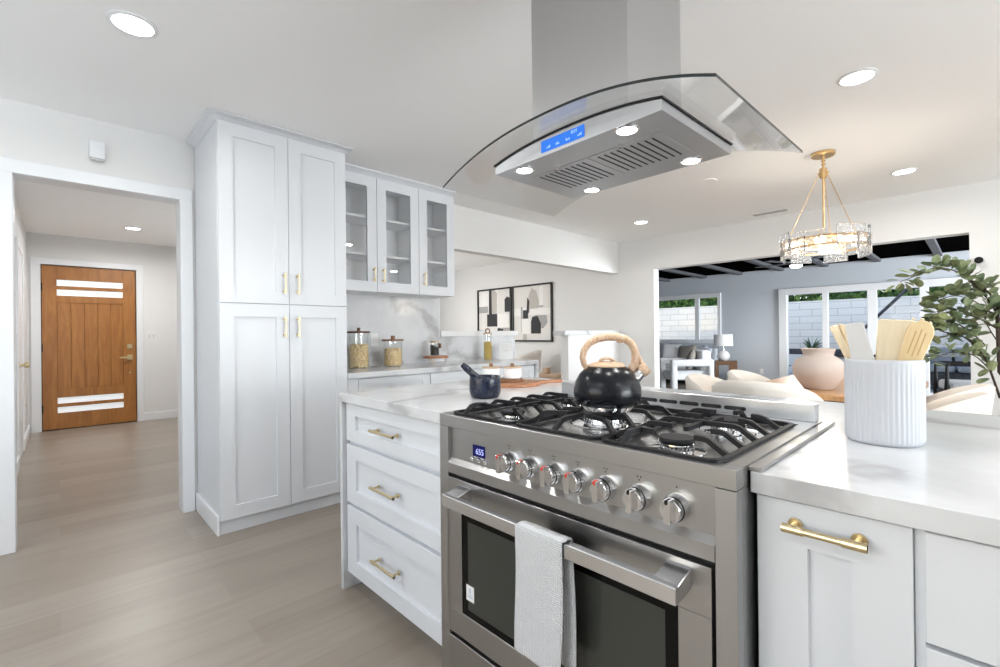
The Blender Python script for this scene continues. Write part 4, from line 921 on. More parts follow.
# ------------------------------------------------------------------ framed art on the far wall
ARTW = mat('art_paper', (0.72, 0.70, 0.675), 0.8)
def artmat(nm, c): return mat(nm, c, 0.8)
A_BLK, A_GRY, A_TAU, A_WHT, A_PIN = artmat('art_black', (0.03, 0.03, 0.035)), artmat('art_grey', (0.36, 0.36, 0.36)), artmat('art_taupe', (0.48, 0.45, 0.42)), artmat('art_white', (0.82, 0.81, 0.79)), artmat('art_mauve', (0.42, 0.38, 0.37))
def art(x0, x1, shapes, label):
    z0, z1 = 1.03, 2.03; w, h = x1-x0, z1-z0
    k = thing('framed_art', label, 'picture', (x0, YF, 0), 0, 'pair of abstract prints')
    b = NB(); fr = 0.028
    box(b, 0, w, -0.035, -0.001, z0, z0+fr, 0.002); box(b, 0, w, -0.035, -0.001, z1-fr, z1, 0.002); box(b, 0, fr, -0.035, -0.001, z0+fr, z1-fr); box(b, w-fr, w, -0.035, -0.001, z0+fr, z1-fr); obj('frame', b, BLACK, k)
    b = NB(); box(b, fr, w-fr, -0.012, -0.004, z0+fr, z1-fr); obj('canvas', b, ARTW, k)
    for i, (m, pts) in enumerate(shapes):
        b = NB(); prism(b, [(fr+(w-2*fr)*u, z0+fr+(h-2*fr)*v) for u, v in pts], 'y', -0.0125-0.0004*i, -0.011); obj('painted_shape', b, m, k, 0)
def rc(a, b_, c, d_): return [(a, c), (b_, c), (b_, d_), (a, d_)]
art(-6.83, -5.905, [(A_WHT, rc(0.0, 0.33, 0.65, 1)), (A_GRY, rc(0, 0.3, 0.55, 0.68)), (A_WHT, rc(0.33, 0.62, 0.72, 1)), (A_TAU, [(0.40, 0.5), (0.58, 0.5), (0.60, 0.93), (0.5, 1), (0.42, 1)]), (A_BLK, [(0.33, 0.48), (0.43, 0.48), (0.42, 1.0), (0.34, 1.0)]), (A_BLK, rc(0.27, 0.60, 0.27, 0.52)), (A_WHT, rc(0.60, 0.95, 0.25, 0.52)), (A_BLK, [(0.83, 0.55), (0.98, 0.55), (0.98, 0.82), (0.9, 0.85), (0.83, 0.80)]), (A_MAU if False else A_PIN, rc(0.75, 1.0, 0.0, 0.24)), (A_BLK, [(0.56, 0), (0.78, 0), (0.78, 0.22), (0.62, 0.24), (0.55, 0.12)]), (A_GRY, rc(0.0, 0.12, 0.05, 0.20))],
    'abstract black and grey framed print further from the living room opening')
art(-5.875, -4.94, [(A_WHT, rc(0.0, 0.34, 0.45, 0.60)), (A_GRY, rc(0.2, 0.25, 0.15, 0.62)), (A_TAU, [(0.40, 0.52), (0.66, 0.55), (0.70, 0.70), (0.62, 0.90), (0.50, 0.96), (0.43, 0.85), (0.38, 0.66)]), (A_BLK, [(0.36, 0.50), (0.42, 0.50), (0.44, 0.72), (0.38, 0.80)]), (A_WHT, rc(0.70, 0.80, 0.60, 0.98)), (A_BLK, rc(0.26, 0.40, 0.40, 0.56)), (A_WHT, rc(0.45, 1.0, 0.46, 0.58)), (A_GRY, rc(0.68, 0.80, 0.60, 0.63)), (A_WHT, rc(0.22, 0.46, 0.12, 0.40)), (A_GRY, [(0.50, 0.20), (0.80, 0.22), (0.90, 0.32), (0.88, 0.45), (0.60, 0.46), (0.5, 0.42)]), (A_BLK, [(0.48, 0.12), (0.73, 0.12), (0.74, 0.30), (0.66, 0.44), (0.52, 0.43), (0.48, 0.34)]), (A_TAU, rc(0.26, 0.36, 0.0, 0.11))],
    'abstract black and grey framed print nearer the living room opening')
k = thing('wall_hook', 'small round black knob with a white ring on the wall above the leafy tree', 'wall knob', (-0.0, YF, 1.785))
b = NB(); lathe(b, [(0, 0), (0.037, 0), (0.037, 0.026), (0, 0.026)], 28); xf(b, Matrix.Rotation(PI/2, 4, 'X')); obj('ring_base', b, TRIM, k)
b = NB(); lathe(b, [(0, 0.026), (0.027, 0.026), (0.029, 0.032), (0.029, 0.055), (0.024, 0.062), (0, 0.062)], 28); xf(b, Matrix.Rotation(PI/2, 4, 'X')); obj('knob_cap', b, BLACK, k)

# ------------------------------------------------------------------ chandelier
CHX, CHY = -0.795, 4.109
k = thing('chandelier', 'brass ring chandelier with clear crystal plates over the dining table', 'chandelier', (CHX, CHY, CE))
b = NB(); lathe(b, [(0, -0.001), (0.075, -0.001), (0.075, -0.022), (0.07, -0.026), (0, -0.026)], 36); obj('canopy', b, GOLD, k)
b = NB(); cyl(b, (0, 0, -0.026), (0, 0, -0.12), 0.008, 12); torus(b, (0, 0, -0.06), 0.012, 0.004, 16, 6); torus(b, (0, 0, -0.085), 0.012, 0.004, 16, 6); obj('chain_link', b, GOLD, k)
b = NB(); cyl(b, (0, 0, -0.115), (0, 0, -0.185), 0.024, 20); cyl(b, (-0.034, 0, -0.15), (0.034, 0, -0.15), 0.007, 10); cyl(b, (0, -0.034, -0.15), (0, 0.034, -0.15), 0.007, 10); obj('hub', b, GOLD, k)
b = NB(); cyl(b, (0, 0, -0.185), (0, 0, -0.66), 0.0075, 12); obj('stem', b, GOLD, k)
RZ = -0.685; CR = 0.262
for a in (PI*0.25+0.78, PI*0.25+0.78+2*PI/3, PI*0.25+0.78+4*PI/3):
    b = NB(); cyl(b, (0.026*math.cos(a), 0.026*math.sin(a), -0.15), (CR*0.93*math.cos(a), CR*0.93*math.sin(a), RZ+0.03), 0.0028, 8); obj('suspension_rod', b, GOLD, k)
for z in (0.030, -0.028):
    b = NB(); torus(b, (0, 0, RZ+z), CR-0.012, 0.007, 56, 8)
    obj('ring', b, GOLD, k)
b = NB()
for i in range(3):
    a = PI*i/3; cyl(b, (-(CR-0.012)*math.cos(a), -(CR-0.012)*math.sin(a), RZ+0.03), ((CR-0.012)*math.cos(a), (CR-0.012)*math.sin(a), RZ+0.03), 0.005, 8)
obj('spoke', b, GOLD, k)
NPL = 14
for i in range(NPL):
    a = 2*PI*(i+0.3)/NPL; dz = (0.028, -0.026, 0.006, -0.032)[i % 4]; w = (0.19, 0.155, 0.175, 0.165)[(i*3) % 4]; h = 0.14
    b = NB(); box(b, -w/2, w/2, -0.008, 0.008, -h/2, h/2, 0.003); xf(b, Matrix.Translation((CR*math.cos(a), CR*math.sin(a), RZ+dz)) @ Matrix.Rotation(a+PI/2, 4, 'Z')); pl = obj('crystal_plate', b, CRYSTAL, k, 30)
    b = NB(); cyl(b, (0, -0.008, 0), (0, -0.014, 0), 0.006, 10); xf(b, Matrix.Translation((CR*math.cos(a), CR*math.sin(a), RZ+0.03)) @ Matrix.Rotation(a+PI/2, 4, 'Z')); obj('plate_screw', b, GOLD, pl)
for i in range(6):
    a = 2*PI*(i+0.5)/6; b = NB(); sphere(b, (0.19*math.cos(a), 0.19*math.sin(a), RZ+0.01), 0.017, 1, 1, 1.5); obj('bulb', b, BULB, k)
    b = NB(); cyl(b, (0.19*math.cos(a), 0.19*math.sin(a), RZ+0.02), (0.19*math.cos(a), 0.19*math.sin(a), RZ+0.05), 0.011, 10); obj('lamp_holder', b, GOLD, k)
pl = bpy.data.lights.new('chandelier_glow', 'POINT'); pl.energy = P_CHAND; pl.color = (1, 0.88, 0.72); pl.shadow_soft_size = 0.12
po = bpy.data.objects.new('chandelier_glow', pl); C.objects.link(po); po.location = (CHX, CHY, CE+RZ-0.16)

# ------------------------------------------------------------------ dining table, chairs, vase
k = thing('dining_table', 'oak dining table with rounded corners behind the island', 'table', (-0.75, 4.25, 0))
tx0, tx1, ty0, ty1, rr_ = -0.47, 0.47, -0.72, 0.80, 0.10
pts = []
for cx, cyy, a0 in ((tx1-rr_, ty1-rr_, 0), (tx0+rr_, ty1-rr_, PI/2), (tx0+rr_, ty0+rr_, PI), (tx1-rr_, ty0+rr_, 1.5*PI)):
    for j in range(8): a = a0+PI/2*j/7; pts.append((cx+rr_*math.cos(a), cyy+rr_*math.sin(a)))
b = NB(); prism(b, pts, 'z', 0.722, 0.76, bev=0.004); obj('tabletop', b, TABLEWOOD, k)
for yy in (-0.42, 0.5):
    b = NB(); lathe(b, [(0, 0), (0.22, 0), (0.22, 0.03), (0.10, 0.06), (0.085, 0.4), (0.13, 0.70), (0.16, 0.722), (0, 0.722)], 32, (0, yy)); obj('pedestal', b, BLACKM, k)
k = thing('clay_vase', 'round blush clay vase with a flared neck on the dining table', 'vase', (-0.79, 3.87, 0.7605))
b = NB(); lathe(b, [(0, 0), (0.088, 0), (0.094, 0.006), (0.122, 0.050), (0.147, 0.095), (0.157, 0.135), (0.153, 0.170), (0.135, 0.203), (0.110, 0.224), (0.092, 0.232), (0.089, 0.238), (0.095, 0.262), (0.104, 0.283), (0.100, 0.284), (0.086, 0.250), (0.08, 0.235), (0.10, 0.2), (0.12, 0.14), (0.09, 0.03), (0, 0.02)], 56); obj('pot', b, VASE, k, 60)

def tub_chair(h=0.80, r=0.30):
    k = thing('tub_chair', 'x', 'chair', (0, 0, 0), 0, 'cream tub chairs at the dining table')
    b = NB(); t = bmesh.new(); N = 44; A = math.radians(128); rows = []
    for i in range(N+1):
        u = -1+2*i/N; a = u*A; e = abs(u)
        top = 0.64+(h-0.64)*(1-min(1, e/0.78)**2.2) - 0.04*max(0, e-0.78)/0.22
        th = 0.052*(1-0.25*e**4); ro = r; dx, dy = math.sin(a), -math.cos(a)
        flare = 0.035*(1-e)
        prof = [(ro-th, 0.40), (ro-th, top-0.05), (ro-th*0.92+flare, top-0.018), (ro-th*0.5+flare, top), (ro-th*0.08+flare, top-0.018), (ro+flare*0.8, top-0.05), (ro, 0.5), (ro-0.02, 0.36)]
        rows.append([t.verts.new((dx*q, dy*q, z)) for q, z in prof])
    n = len(rows[0])
    for i in range(N):
        for j in range(n): t.faces.new((rows[i][j], rows[i][(j+1) % n], rows[i+1][(j+1) % n], rows[i+1][j]))
    t.faces.new(rows[0]); t.faces.new(rows[-1][::-1]); bmesh.ops.recalc_face_normals(t, faces=t.faces); merge(b, t); obj('backrest', b, BOUCLE, k, 70)
    b = NB(); lathe(b, [(0, 0.34), (r*0.82, 0.34), (r*0.88, 0.36), (r*0.88, 0.44), (r*0.82, 0.465), (0, 0.47)], 36); obj('seat', b, BOUCLE, k, 60)
    for (x, y) in ((-0.18, -0.17), (0.18, -0.17), (-0.19, 0.18), (0.19, 0.18)):
        b = NB(); cyl(b, (x*1.1, y*1.1, 0), (x, y, 0.345), 0.012, 12, r1=0.018); obj('leg', b, BLACK, k)
    return k
ch = tub_chair()
seats = [(-1.03, 3.56, 0, 'cream tub chair with its back to the range at the near table end', 1.12, 1.065),
         (-1.46, 4.02, -PI/2, 'cream tub chair nearest the framed art, first of two along that table side', 1, 1),
         (-1.36, 4.70, -PI/2, 'cream tub chair second along the table side that faces away from the art', 1, 1),
         (-1.0, 5.34, PI, 'cream tub chair at the far table end behind the clay vase', 1, 1),
         (-0.26, 4.48, PI/2, 'cream tub chair beneath the leafy tree, farther along the table', 1, 1),
         (-0.26, 3.86, PI/2, 'cream tub chair beneath the leafy tree, nearer the island', 0.95, 1),
         (0.12, 3.14, 0.5, 'cream tub chair pulled close to the island past the utensil crock', 1, 1)]
for i, (x, y, rz, lb, sc_, sh_) in enumerate(seats):
    o = ch if i == 0 else dup(ch); o.location = (x, y, 0); o.rotation_euler = (0, 0, rz); o['label'] = lb; o.scale = (sc_, sc_, sh_)

# ------------------------------------------------------------------ leafy tree in the corner
PX, PY = 0.17, 5.45
k = thing('potted_tree', 'tall leafy eucalyptus tree with slim brown stems by the far wall', 'plant', (PX, PY, 0))
b = NB(); lathe(b, [(0, 0), (0.13, 0), (0.15, 0.02), (0.17, 0.30), (0.165, 0.31), (0.15, 0.30), (0.14, 0.26), (0, 0.26)], 32); obj('pot', b, CERAMIC, k)
b = NB(); lathe(b, [(0, 0.262), (0.145, 0.262), (0.10, 0.275), (0, 0.28)], 24); obj('soil', b, SOIL, k)
LV = NB()
def leaf(p, d, s):
    d = d.normalized(); upv = Vector((random.uniform(-0.5, 0.5), random.uniform(-0.5, 0.5), 1)).normalized()
    sd = d.cross(upv)
    if sd.length < 1e-3: sd = Vector((1, 0, 0))
    sd.normalize(); nn = sd.cross(d)
    ring = []
    for i in range(9):
        a = 2*PI*i/9; q = p + d*(s*0.55+0.55*s*math.cos(a)) + sd*(0.42*s*math.sin(a)) + nn*(0.10*s*abs(math.sin(a)))
        ring.append(LV.verts.new(q))
    c0 = LV.verts.new(p+d*s*0.55)
    for i in range(9): LV.faces.new((c0, ring[i], ring[(i+1) % 9]))
def branch(pts, r0, r1, leaves, ls, fol=True, side=0.07):
    pts = [Vector(p) for p in pts]
    # smooth
    fine = []
    for i in range(len(pts)-1):
        for s in range(6):
            u = s/6; p0 = pts[max(i-1, 0)]; p1 = pts[i]; p2 = pts[i+1]; p3 = pts[min(i+2, len(pts)-1)]
            fine.append(0.5*((2*p1)+(p2-p0)*u+(2*p0-5*p1+4*p2-p3)*u*u+(3*p1-p0-3*p2+p3)*u**3))
    fine.append(pts[-1]); n = len(fine)
    bm = NB(); tube(bm, fine, r0, 8, rs=[r0+(r1-r0)*i/(n-1) for i in range(n)]); obj('branch', bm, BARK, k, 60)
    st = int(n*0.22)
    for q in range(leaves):
        i = random.randint(st, n-1); p = fine[i]; d = (fine[min(i+1, n-1)]-fine[max(i-1, 0)]).normalized()
        rd = Vector((random.uniform(-1, 1), random.uniform(-1, 1), random.uniform(-0.6, 0.9))).normalized()
        q0 = p+rd*random.uniform(0.0, side)
        leaf(q0, (d*0.5+rd).normalized(), ls*random.uniform(0.75, 1.2))
sx = lambda f, r, z: Vector((r*0.692-f*0.722-PX, r*0.722+f*0.692-PY, z))   # depth and sideways distances from the aisle
def px(xp, yp, f):  # a point at depth f whose bearing and height are measured from the aisle viewpoint
    return Vector(EYE + (fw + r2*(xp-500)/460.33 + u2*(333.5-yp)/460.33)*f) - Vector((PX, PY, 0))
F = 3.72
tr = [(0, 0, 0.26), (0.01, 0.0, 0.7), px(1000, 372, F), px(998, 330, F), px(997, 300, F), px(992, 285, F)]
b = NB(); tube(b, tr, 0.016, 10, rs=[0.02, 0.018, 0.016, 0.014, 0.012, 0.009]); obj('trunk', b, BARK, k, 60)
branch([px(1000, 398, F), px(993, 378, F), px(986, 360, F), px(974, 345, F), px(960, 335, F), px(944, 332, F), px(930, 326, F)], 0.009, 0.003, 52, 0.085)
branch([px(999, 330, F), px(986, 322, F), px(972, 316, F), px(952, 312, F), px(935, 314, F)], 0.007, 0.003, 40, 0.085)
branch([px(998, 305, F), px(988, 292, F), px(972, 282, F), px(955, 271, F), px(935, 268, F), px(915, 276, F), px(900, 282, F)], 0.008, 0.002, 56, 0.080, side=0.05)
branch([px(984, 292, F), px(968, 279, F), px(957, 268, F), px(949, 260, F)], 0.005, 0.002, 12, 0.07, side=0.03)
branch([px(999, 318, F), px(990, 302, F), px(984, 294, F), px(988, 286, F)], 0.006, 0.002, 20, 0.085, side=0.05)
branch([px(985, 345, F), px(968, 330, F), px(950, 322, F), px(930, 330, F), px(918, 338, F)], 0.005, 0.002, 44, 0.085)
branch([px(990, 312, F), px(972, 300, F), px(955, 296, F), px(938, 300, F)], 0.005, 0.002, 34, 0.085)
branch([px(990, 370, F), px(975, 356, F), px(955, 352, F), px(940, 356, F), px(925, 363, F)], 0.005, 0.002, 22, 0.075, side=0.05)
branch([px(1000, 345, F), px(990, 330, F), px(985, 318, F), px(990, 306, F)], 0.005, 0.002, 16, 0.085)
branch([px(1000, 320, F), px(1025, 305, F-.12), px(1045, 290, F-.25), px(1065, 272, F-.35)], 0.007, 0.002, 36, 0.085)
branch([px(998, 320, F), px(1020, 312, F-.12), px(1045, 308, F-.25)], 0.007, 0.002, 30, 0.085)
branch([px(999, 310, F), px(1020, 292, F-.12), px(1040, 268, F-.25), px(1050, 240, F-.3)], 0.007, 0.002, 30, 0.08)
obj('foliage', LV, LEAFM, k, 0)

# ------------------------------------------------------------------ living room
k = thing('sofa', 'long pale grey sofa under the living room window', 'sofa', (-5.50, 10.38, 0))
b = NB(); box(b, -1.35, 1.35, -0.45, 0.45, 0.10, 0.30, 0.03, seg=3); obj('base', b, SOFA, k, 60)
for x0, x1 in ((-1.2, -0.01), (0.01, 1.2)):
    b = NB(); box(b, x0, x1, -0.47, 0.22, 0.30, 0.46, 0.045, seg=3); obj('seat_cushion', b, SOFA, k, 60)
    b = NB(); box(b, x0, x1, 0.18, 0.40, 0.44, 0.86, 0.06, seg=3); obj('back_cushion', b, SOFA, k, 60)
for x0, x1 in ((-1.37, -1.2), (1.2, 1.37)):
    b = NB(); box(b, x0, x1, -0.46, 0.45, 0.10, 0.62, 0.05, seg=3); obj('armrest', b, SOFA, k, 60)
b = NB(); box(b, -1.36, 1.36, 0.36, 0.50, 0.10, 0.80, 0.04, seg=3); obj('back_frame', b, SOFA, k, 60)
for x in (-1.2, 1.2):
    for y in (-0.38, 0.38):
        b = NB(); box(b, x-0.03, x+0.03, y-0.03, y+0.03, 0, 0.10); obj('leg', b, BLACK, k)
def pillow(loc, s, rot, m, label, th=0.13):
    bm = NB(); t = bmesh.new(); N = 12; G = [[], []]
    for sd in (0, 1):
        for i in range(N+1):
            row = []
            for j in range(N+1):
                u, v = -1+2*i/N, -1+2*j/N; f = ((1-u**4)*(1-v**4))**0.6; pin = 1-0.07*(1-abs(u)**2)*abs(v)**6-0.07*(1-abs(v)**2)*abs(u)**6
                row.append(t.verts.new((u*s/2*pin*(1 if abs(v) < 1 else 1), (th*f if sd else -th*f)*0.5, v*s/2*pin)))
            G[sd].append(row)
    for sd in (0, 1):
        for i in range(N):
            for j in range(N): t.faces.new((G[sd][i][j], G[sd][i+1][j], G[sd][i+1][j+1], G[sd][i][j+1]))
    bmesh.ops.remove_doubles(t, verts=t.verts, dist=1e-4); bmesh.ops.recalc_face_normals(t, faces=t.faces); merge(bm, t)
    o = obj('throw_pillow', bm, m, None, 80); o.location = loc; o.rotation_euler = rot; return tag(o, label, 'pillow', 'pillows on the living room seats')
pillow((-5.0, 10.33, 0.70), 0.45, (-0.30, 0.05, 0.25), PILLOWG, 'light grey throw pillow standing on the sofa before the window')
pillow((-4.58, 10.27, 0.68), 0.42, (-0.35, -0.12, -0.1), PILLOWT, 'dark taupe throw pillow on the sofa next to the light grey one')
pillow((-4.24, 10.30, 0.66), 0.36, (-0.35, 0.1, -0.3), PILLOWB, 'blue-grey throw pillow at the lamp end of the sofa')
# white loop-arm armchair
k = thing('armchair', 'white lounge armchair with open square loop arms before the sofa', 'armchair', (-3.98, 8.25, 0), math.radians(46))
AL, AH = 0.80, 0.655
for yy in (0.0, 0.62):
    b = NB(); box(b, 0, AL, yy, yy+0.11, AH-0.13, AH, 0.035, seg=3); box(b, 0, 0.115, yy, yy+0.11, 0, AH-0.05, 0.03, seg=2); box(b, AL-0.10, AL, yy, yy+0.11, 0, AH-0.05, 0.03, seg=2); obj('loop_arm', b, ARMW, k, 60)
b = NB(); box(b, 0.06, AL, 0.11, 0.62, 0.26, 0.44, 0.04, seg=3); obj('seat_cushion', b, ARMW, k, 60)
b = NB(); box(b, AL-0.2, AL, 0.11, 0.62, 0.42, 0.82, 0.06, seg=3); obj('back_cushion', b, ARMW, k, 60)
o = pillow((0, 0, 0), 0.40, (0, 0, 0), PILLOWT, 'taupe throw pillow resting in the white loop-arm armchair', 0.14)
Mx = Matrix.Translation((-3.98, 8.25, 0)) @ Matrix.Rotation(math.radians(46), 4, 'Z'); o.location = Mx @ Vector((0.50, 0.36, 0.62)); o.rotation_euler = (0.25, 0.2, math.radians(46+70))
# side table with lamp
k = thing('side_table', 'square wooden side table with an open front under the white lamp', 'side table', (-3.80, 10.42, 0), math.radians(20))
b = NB(); box(b, -0.21, 0.21, -0.21, 0.21, 0.46, 0.54, 0.004); obj('top', b, SIDEWOOD, k)
for x0, x1 in ((-0.21, -0.15), (0.05, 0.21)):
    b = NB(); box(b, x0, x1, -0.21, 0.21, 0, 0.46, 0.003); obj('side_panel', b, SIDEWOOD, k)
b = NB(); box(b, -0.15, 0.05, -0.19, 0.21, 0.03, 0.06); obj('shelf', b, SIDEWOOD, k)
k = thing('table_lamp', 'white round-bodied table lamp with drum shade on the wooden side table', 'lamp', (-3.85, 10.4, 0.5405))
b = NB(); lathe(b, [(0, 0), (0.06, 0), (0.10, 0.03), (0.125, 0.09), (0.12, 0.15), (0.085, 0.20), (0.035, 0.225), (0.02, 0.235), (0, 0.235)], 36); obj('base', b, CERAMIC, k, 60)
b = NB(); cyl(b, (0, 0, 0.23), (0, 0, 0.36), 0.012, 12); obj('stem', b, CHROME, k)
b = NB(); lathe(b, [(0.195, 0.325), (0.185, 0.57), (0.181, 0.57), (0.191, 0.325)], 40); obj('lamp_shade', b, SHADE, k)
# ceiling fan
k = thing('ceiling_fan', 'dark ceiling fan with a lit lamp below the black living room ceiling', 'ceiling fan', (-2.08, 8.75, CE-0.055))
b = NB(); lathe(b, [(0, 0), (0.06, 0), (0.05, -0.03), (0, -0.03)], 24); obj('canopy', b, BLACK, k)
b = NB(); cyl(b, (0, 0, -0.03), (0, 0, -0.12), 0.012, 12); obj('downrod', b, BLACK, k)
b = NB(); lathe(b, [(0, -0.11), (0.08, -0.11), (0.10, -0.13), (0.10, -0.17), (0.09, -0.185), (0, -0.185)], 32); obj('motor', b, BLACK, k)
FANB = mat('fan_blade', (0.05, 0.055, 0.065), 0.4)
for i in range(5):
    b = NB(); prism(b, [(0.08, -0.035), (0.3, -0.06), (0.62, -0.055), (0.65, 0.0), (0.62, 0.05), (0.3, 0.05), (0.08, 0.035)], 'z', -0.15, -0.143); xf(b, Matrix.Rotation(2*PI*i/5+0.5, 4, 'Z')); obj('blade', b, FANB, k)
b = NB(); lathe(b, [(0, -0.235), (0.06, -0.225), (0.09, -0.20), (0.09, -0.186), (0, -0.186)], 32); obj('light_lens', b, LAMP, k, 60)
area('fan_lamp', (-2.08, 8.75, CE-0.055-0.25), (0, 0, 0), 0.18, 0.18, P_FAN, (1, 0.98, 0.96), 'DISK', 175)
# black lounge chairs near the slider
def lounge(x, y, rz, label):
    k = thing('lounge_chair', label, 'chair', (x, y, 0), rz, 'black framed lounge chairs')
    for sx_ in (-0.30, 0.30):
        for sy in (-0.30, 0.30):
            b = NB(); tube(b, [(sx_, sy, 0), (sx_, sy, 0.45), (sx_, sy, 0.76)], 0.022, 10, rs=[0.016, 0.026, 0.012]); obj('leg', b, BLACK, k)
        b = NB(); box(b, sx_-0.02, sx_+0.02, -0.34, 0.34, 0.735, 0.765, 0.006); obj('armrest', b, BLACK, k)
    b = NB(); box(b, -0.30, 0.30, -0.32, 0.32, 0.38, 0.42, 0.004); obj('seat_frame', b, BLACK, k)
    b = NB(); box(b, -0.28, 0.28, -0.32, 0.30, 0.42, 0.54, 0.04, seg=3); obj('seat_cushion', b, GREYCUSH, k, 60)
    b = NB(); box(b, -0.30, 0.30, 0.325, 0.355, 0.70, 0.765, 0.006); obj('back_rail', b, BLACK, k)
    return k
lounge(-0.04, 7.9, math.radians(12), 'black wooden lounge chair with grey seat cushion seen past the utensil crock')
lounge(-1.2, 9.3, math.radians(40), 'black wooden lounge chair deeper in the living room near the sliding door')
k = thing('console_table', 'dark low console table against the sliding glass door', 'table', (-0.35, 10.2, 0))
b = NB(); box(b, -0.6, 0.6, -0.2, 0.2, 0.74, 0.78, 0.004); obj('top', b, mat('console_grey', (0.16, 0.18, 0.21), 0.3), k)
for x in (-0.55, 0.55):
    b = NB(); box(b, x-0.03, x+0.03, -0.18, 0.18, 0, 0.74); obj('leg', b, BLACK, k)
# left room pieces glimpsed past the half wall
o = dup(ch); o.location = (-5.2, 5.42, 0.0); o.rotation_euler = (0, 0, math.radians(120)); o['label'] = 'cream rounded chair glimpsed past the half wall under the framed art'; o['group'] = 'cream chairs of the open rooms'; o.scale = (1.12, 1.12, 1.14)
k = thing('wooden_stool', 'small wooden stool standing past the back counter waterfall end', 'stool', (-4.36, 5.22, 0), 0.2)
b = NB(); box(b, -0.2, 0.2, -0.18, 0.18, 0.53, 0.585, 0.006); obj('seat', b, LIDWOOD, k)
for x in (-0.16, 0.16):
    for y in (-0.14, 0.14):
        b = NB(); box(b, x-0.02, x+0.02, y-0.02, y+0.02, 0, 0.53); obj('leg', b, LIDWOOD, k)
b = NB(); box(b, -4.47, -4.38, 5.15, 5.24, 0.586, 0.67, 0.006); tag(obj('wooden_block', b, LIDWOOD), 'small wooden block resting on the stool past the back counter', 'block')

# ------------------------------------------------------------------ garden behind the living room
b = NB(); box(b, -16, 8, YW+0.15, 26, -0.14, -0.02); struct('ground', b, PATIO)
b = NB(); box(b, -16, 8, 16.0, 16.2, -0.02, 2.05); struct('wall_garden', b, BLOCK)
b = NB(); box(b, -16, 8, 15.2, 15.38, -0.02, 0.50, 0.01); struct('wall_planter', b, mat('white_planter_render', (0.78, 0.78, 0.77), 0.85))
b = NB(); box(b, -16, 8, 15.38, 16.0, -0.02, 0.55); struct('ground_planter_soil', b, SOIL)
b = NB(); box(b, -16, 8, 15.24, 15.36, 0.50, 0.66, 0.005); struct('trim_6', b, mat('dark_timber_edging', (0.06, 0.06, 0.07), 0.8))
b = NB()
for i in range(9000):
    x = random.uniform(-9, 3); z = random.uniform(2.0, 2.62+0.25*noise.noise(Vector((x*0.9, 3, 0)))); y = 16.3+random.uniform(-0.25, 0.25)
    s = random.uniform(0.06, 0.12); d = Vector((random.uniform(-1, 1), random.uniform(-1, 0.4), random.uniform(-0.8, 0.8))).normalized(); e = d.orthogonal().normalized()
    c0 = Vector((x, y, z)); f = d.cross(e)
    b.faces.new([b.verts.new(c0+e*s), b.verts.new(c0+f*s*0.5), b.verts.new(c0-e*s), b.verts.new(c0-f*s*0.5)])
o = obj('hedge', b, HEDGE, None, 0); tag(o, 'clipped green hedge growing along the top of the garden block wall', 'hedge', None, 'stuff')
def palm(x, y, z, h, label, n=22):
    k = thing('spiky_plant', label, 'plant', (x, y, z), 0, 'spiky plants in the planter')
    bm = NB()
    for i in range(n):
        a = random.uniform(0, 2*PI); L = h*random.uniform(0.7, 1.15); el = random.uniform(0.75, 1.4); pts = []
        for s in range(6):
            u = s/5; q = L*u*math.cos(el); zz = L*u*math.sin(el)-0.35*L*u*u*math.cos(el); pts.append((q*math.cos(a), q*math.sin(a), max(zz, -0.0)+0.03))
        tube(bm, pts, 0.02, 4, rs=[0.015, 0.02, 0.018, 0.014, 0.009, 0.003], flat=1.6)
    obj('fronds', bm, PALMM, k, 0)
    bm = NB(); cyl(bm, (0, 0, 0), (0, 0, 0.12), 0.035, 10); obj('stem', bm, BARK, k)
palm(-3.35, 15.60, 0.551, 0.50, 'spiky garden plant behind the sliding door above the clay vase')
palm(-1.9, 15.60, 0.551, 0.45, 'spiky garden plant behind the middle of the sliding door')
palm(-6.35, 15.60, 0.551, 0.4, 'low spiky plant under the warm-lit wall outside the living room window')
palm(-7.9, 15.60, 0.551, 0.4, 'low spiky plant at the far side of the living room window')
b = NB()
for i in range(500):
    c0 = Vector((-3.85, 14.3, 0.16)) + Vector((random.gauss(0, 0.10), random.gauss(0, 0.10), random.gauss(0, 0.08))); c0.z = max(c0.z, 0.0)
    d = Vector((random.uniform(-1, 1), random.uniform(-1, 1), random.uniform(-1, 1))).normalized(); e = d.orthogonal().normalized(); f = d.cross(e)
    b.faces.new([b.verts.new(c0+e*0.04), b.verts.new(c0+f*0.02), b.verts.new(c0-e*0.04), b.verts.new(c0-f*0.02)])
o = obj('low_shrub', b, TURF, None, 0); tag(o, 'bright green low shrub on the patio just outside the sliding door', 'shrub')
b = NB(); cyl(b, (-3.0, 14.0, -0.02), (-0.95, 14.0, 2.32), 0.035, 12); tag(obj('leaning_pole', b, mat('dark_pole', (0.05, 0.055, 0.065), 0.5)), 'dark metal pole leaning across the patio before the block wall', 'pole')
k = thing('patio_sofa', 'dark framed patio sofa with pale cushions outside the sliding door', 'sofa', (-0.35, 12.9, -0.02), 0.1)
PATF = mat('patio_frame', (0.035, 0.038, 0.045), 0.5)
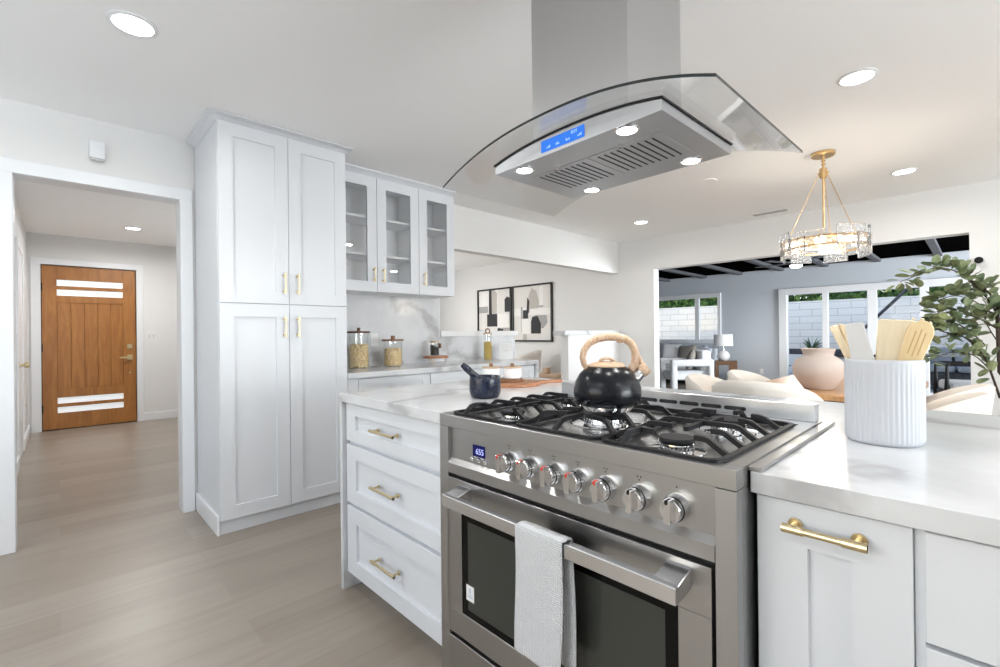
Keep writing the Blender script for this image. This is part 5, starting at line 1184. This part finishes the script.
b = NB(); box(b, -0.95, 0.95, -0.40, 0.40, 0.08, 0.34, 0.01); obj('base', b, PATF, k)
for x in (-0.9, 0.78):
    b = NB(); box(b, x, x+0.12, -0.40, 0.40, 0.34, 0.62, 0.01); obj('armrest', b, PATF, k)
b = NB(); box(b, -0.95, 0.95, 0.32, 0.40, 0.34, 0.72, 0.01); obj('back_frame', b, PATF, k)
for x in (-0.39, 0.39):
    b = NB(); box(b, x-0.37, x+0.37, -0.40, 0.20, 0.35, 0.48, 0.04, seg=2); obj('seat_cushion', b, GREYCUSH, k, 60)
    b = NB(); box(b, x-0.37, x+0.37, 0.20, 0.32, 0.46, 0.82, 0.04, seg=2); obj('back_cushion', b, GREYCUSH, k, 60)
for x in (-0.85, 0.85):
    b = NB(); box(b, x-0.03, x+0.03, -0.36, 0.36, 0, 0.08); obj('foot', b, PATF, k)
k = thing('neighbour_house', 'blue painted house with a dark roof beyond the garden wall', 'house', (-9.5, 22, -0.02))
b = NB(); box(b, -3, 2.6, 0, 4, 0, 2.75); obj('walls', b, mat('blue_siding', (0.07, 0.25, 0.50), 0.7), k)
b = NB(); prism(b, [(-0.7, 2.7), (2.0, 3.9), (4.7, 2.7), (4.7, 2.6), (-0.7, 2.6)], 'x', -3.5, 3.1); obj('roof', b, mat('dark_roof', (0.05, 0.055, 0.07), 0.8), k)
# warm garden uplight at the foot of the wall outside the living room window
k = thing('garden_uplight', 'small black garden uplight on the patio outside the living room window', 'garden light', (-6.5, 14.6, -0.02))
b = NB(); cyl(b, (0, 0, 0), (0, 0, 0.10), 0.01, 8); obj('stake', b, BLACK, k)
b = NB(); cyl(b, (0, 0, 0.09), (0, 0.04, 0.17), 0.035, 14, r1=0.045); obj('lamp_head', b, BLACK, k)
b = NB(); cyl(b, (0, 0.0405, 0.171), (0, 0.0415, 0.173), 0.038, 14); obj('lens', b, emit('uplight_lens', (1, 0.75, 0.35), 6), k)
area('garden_uplight_lamp', (-6.5, 14.68, 0.20), (PI/2+0.55, 0, 0), 0.2, 0.2, 5, (1, 0.70, 0.28), 'DISK', 110)
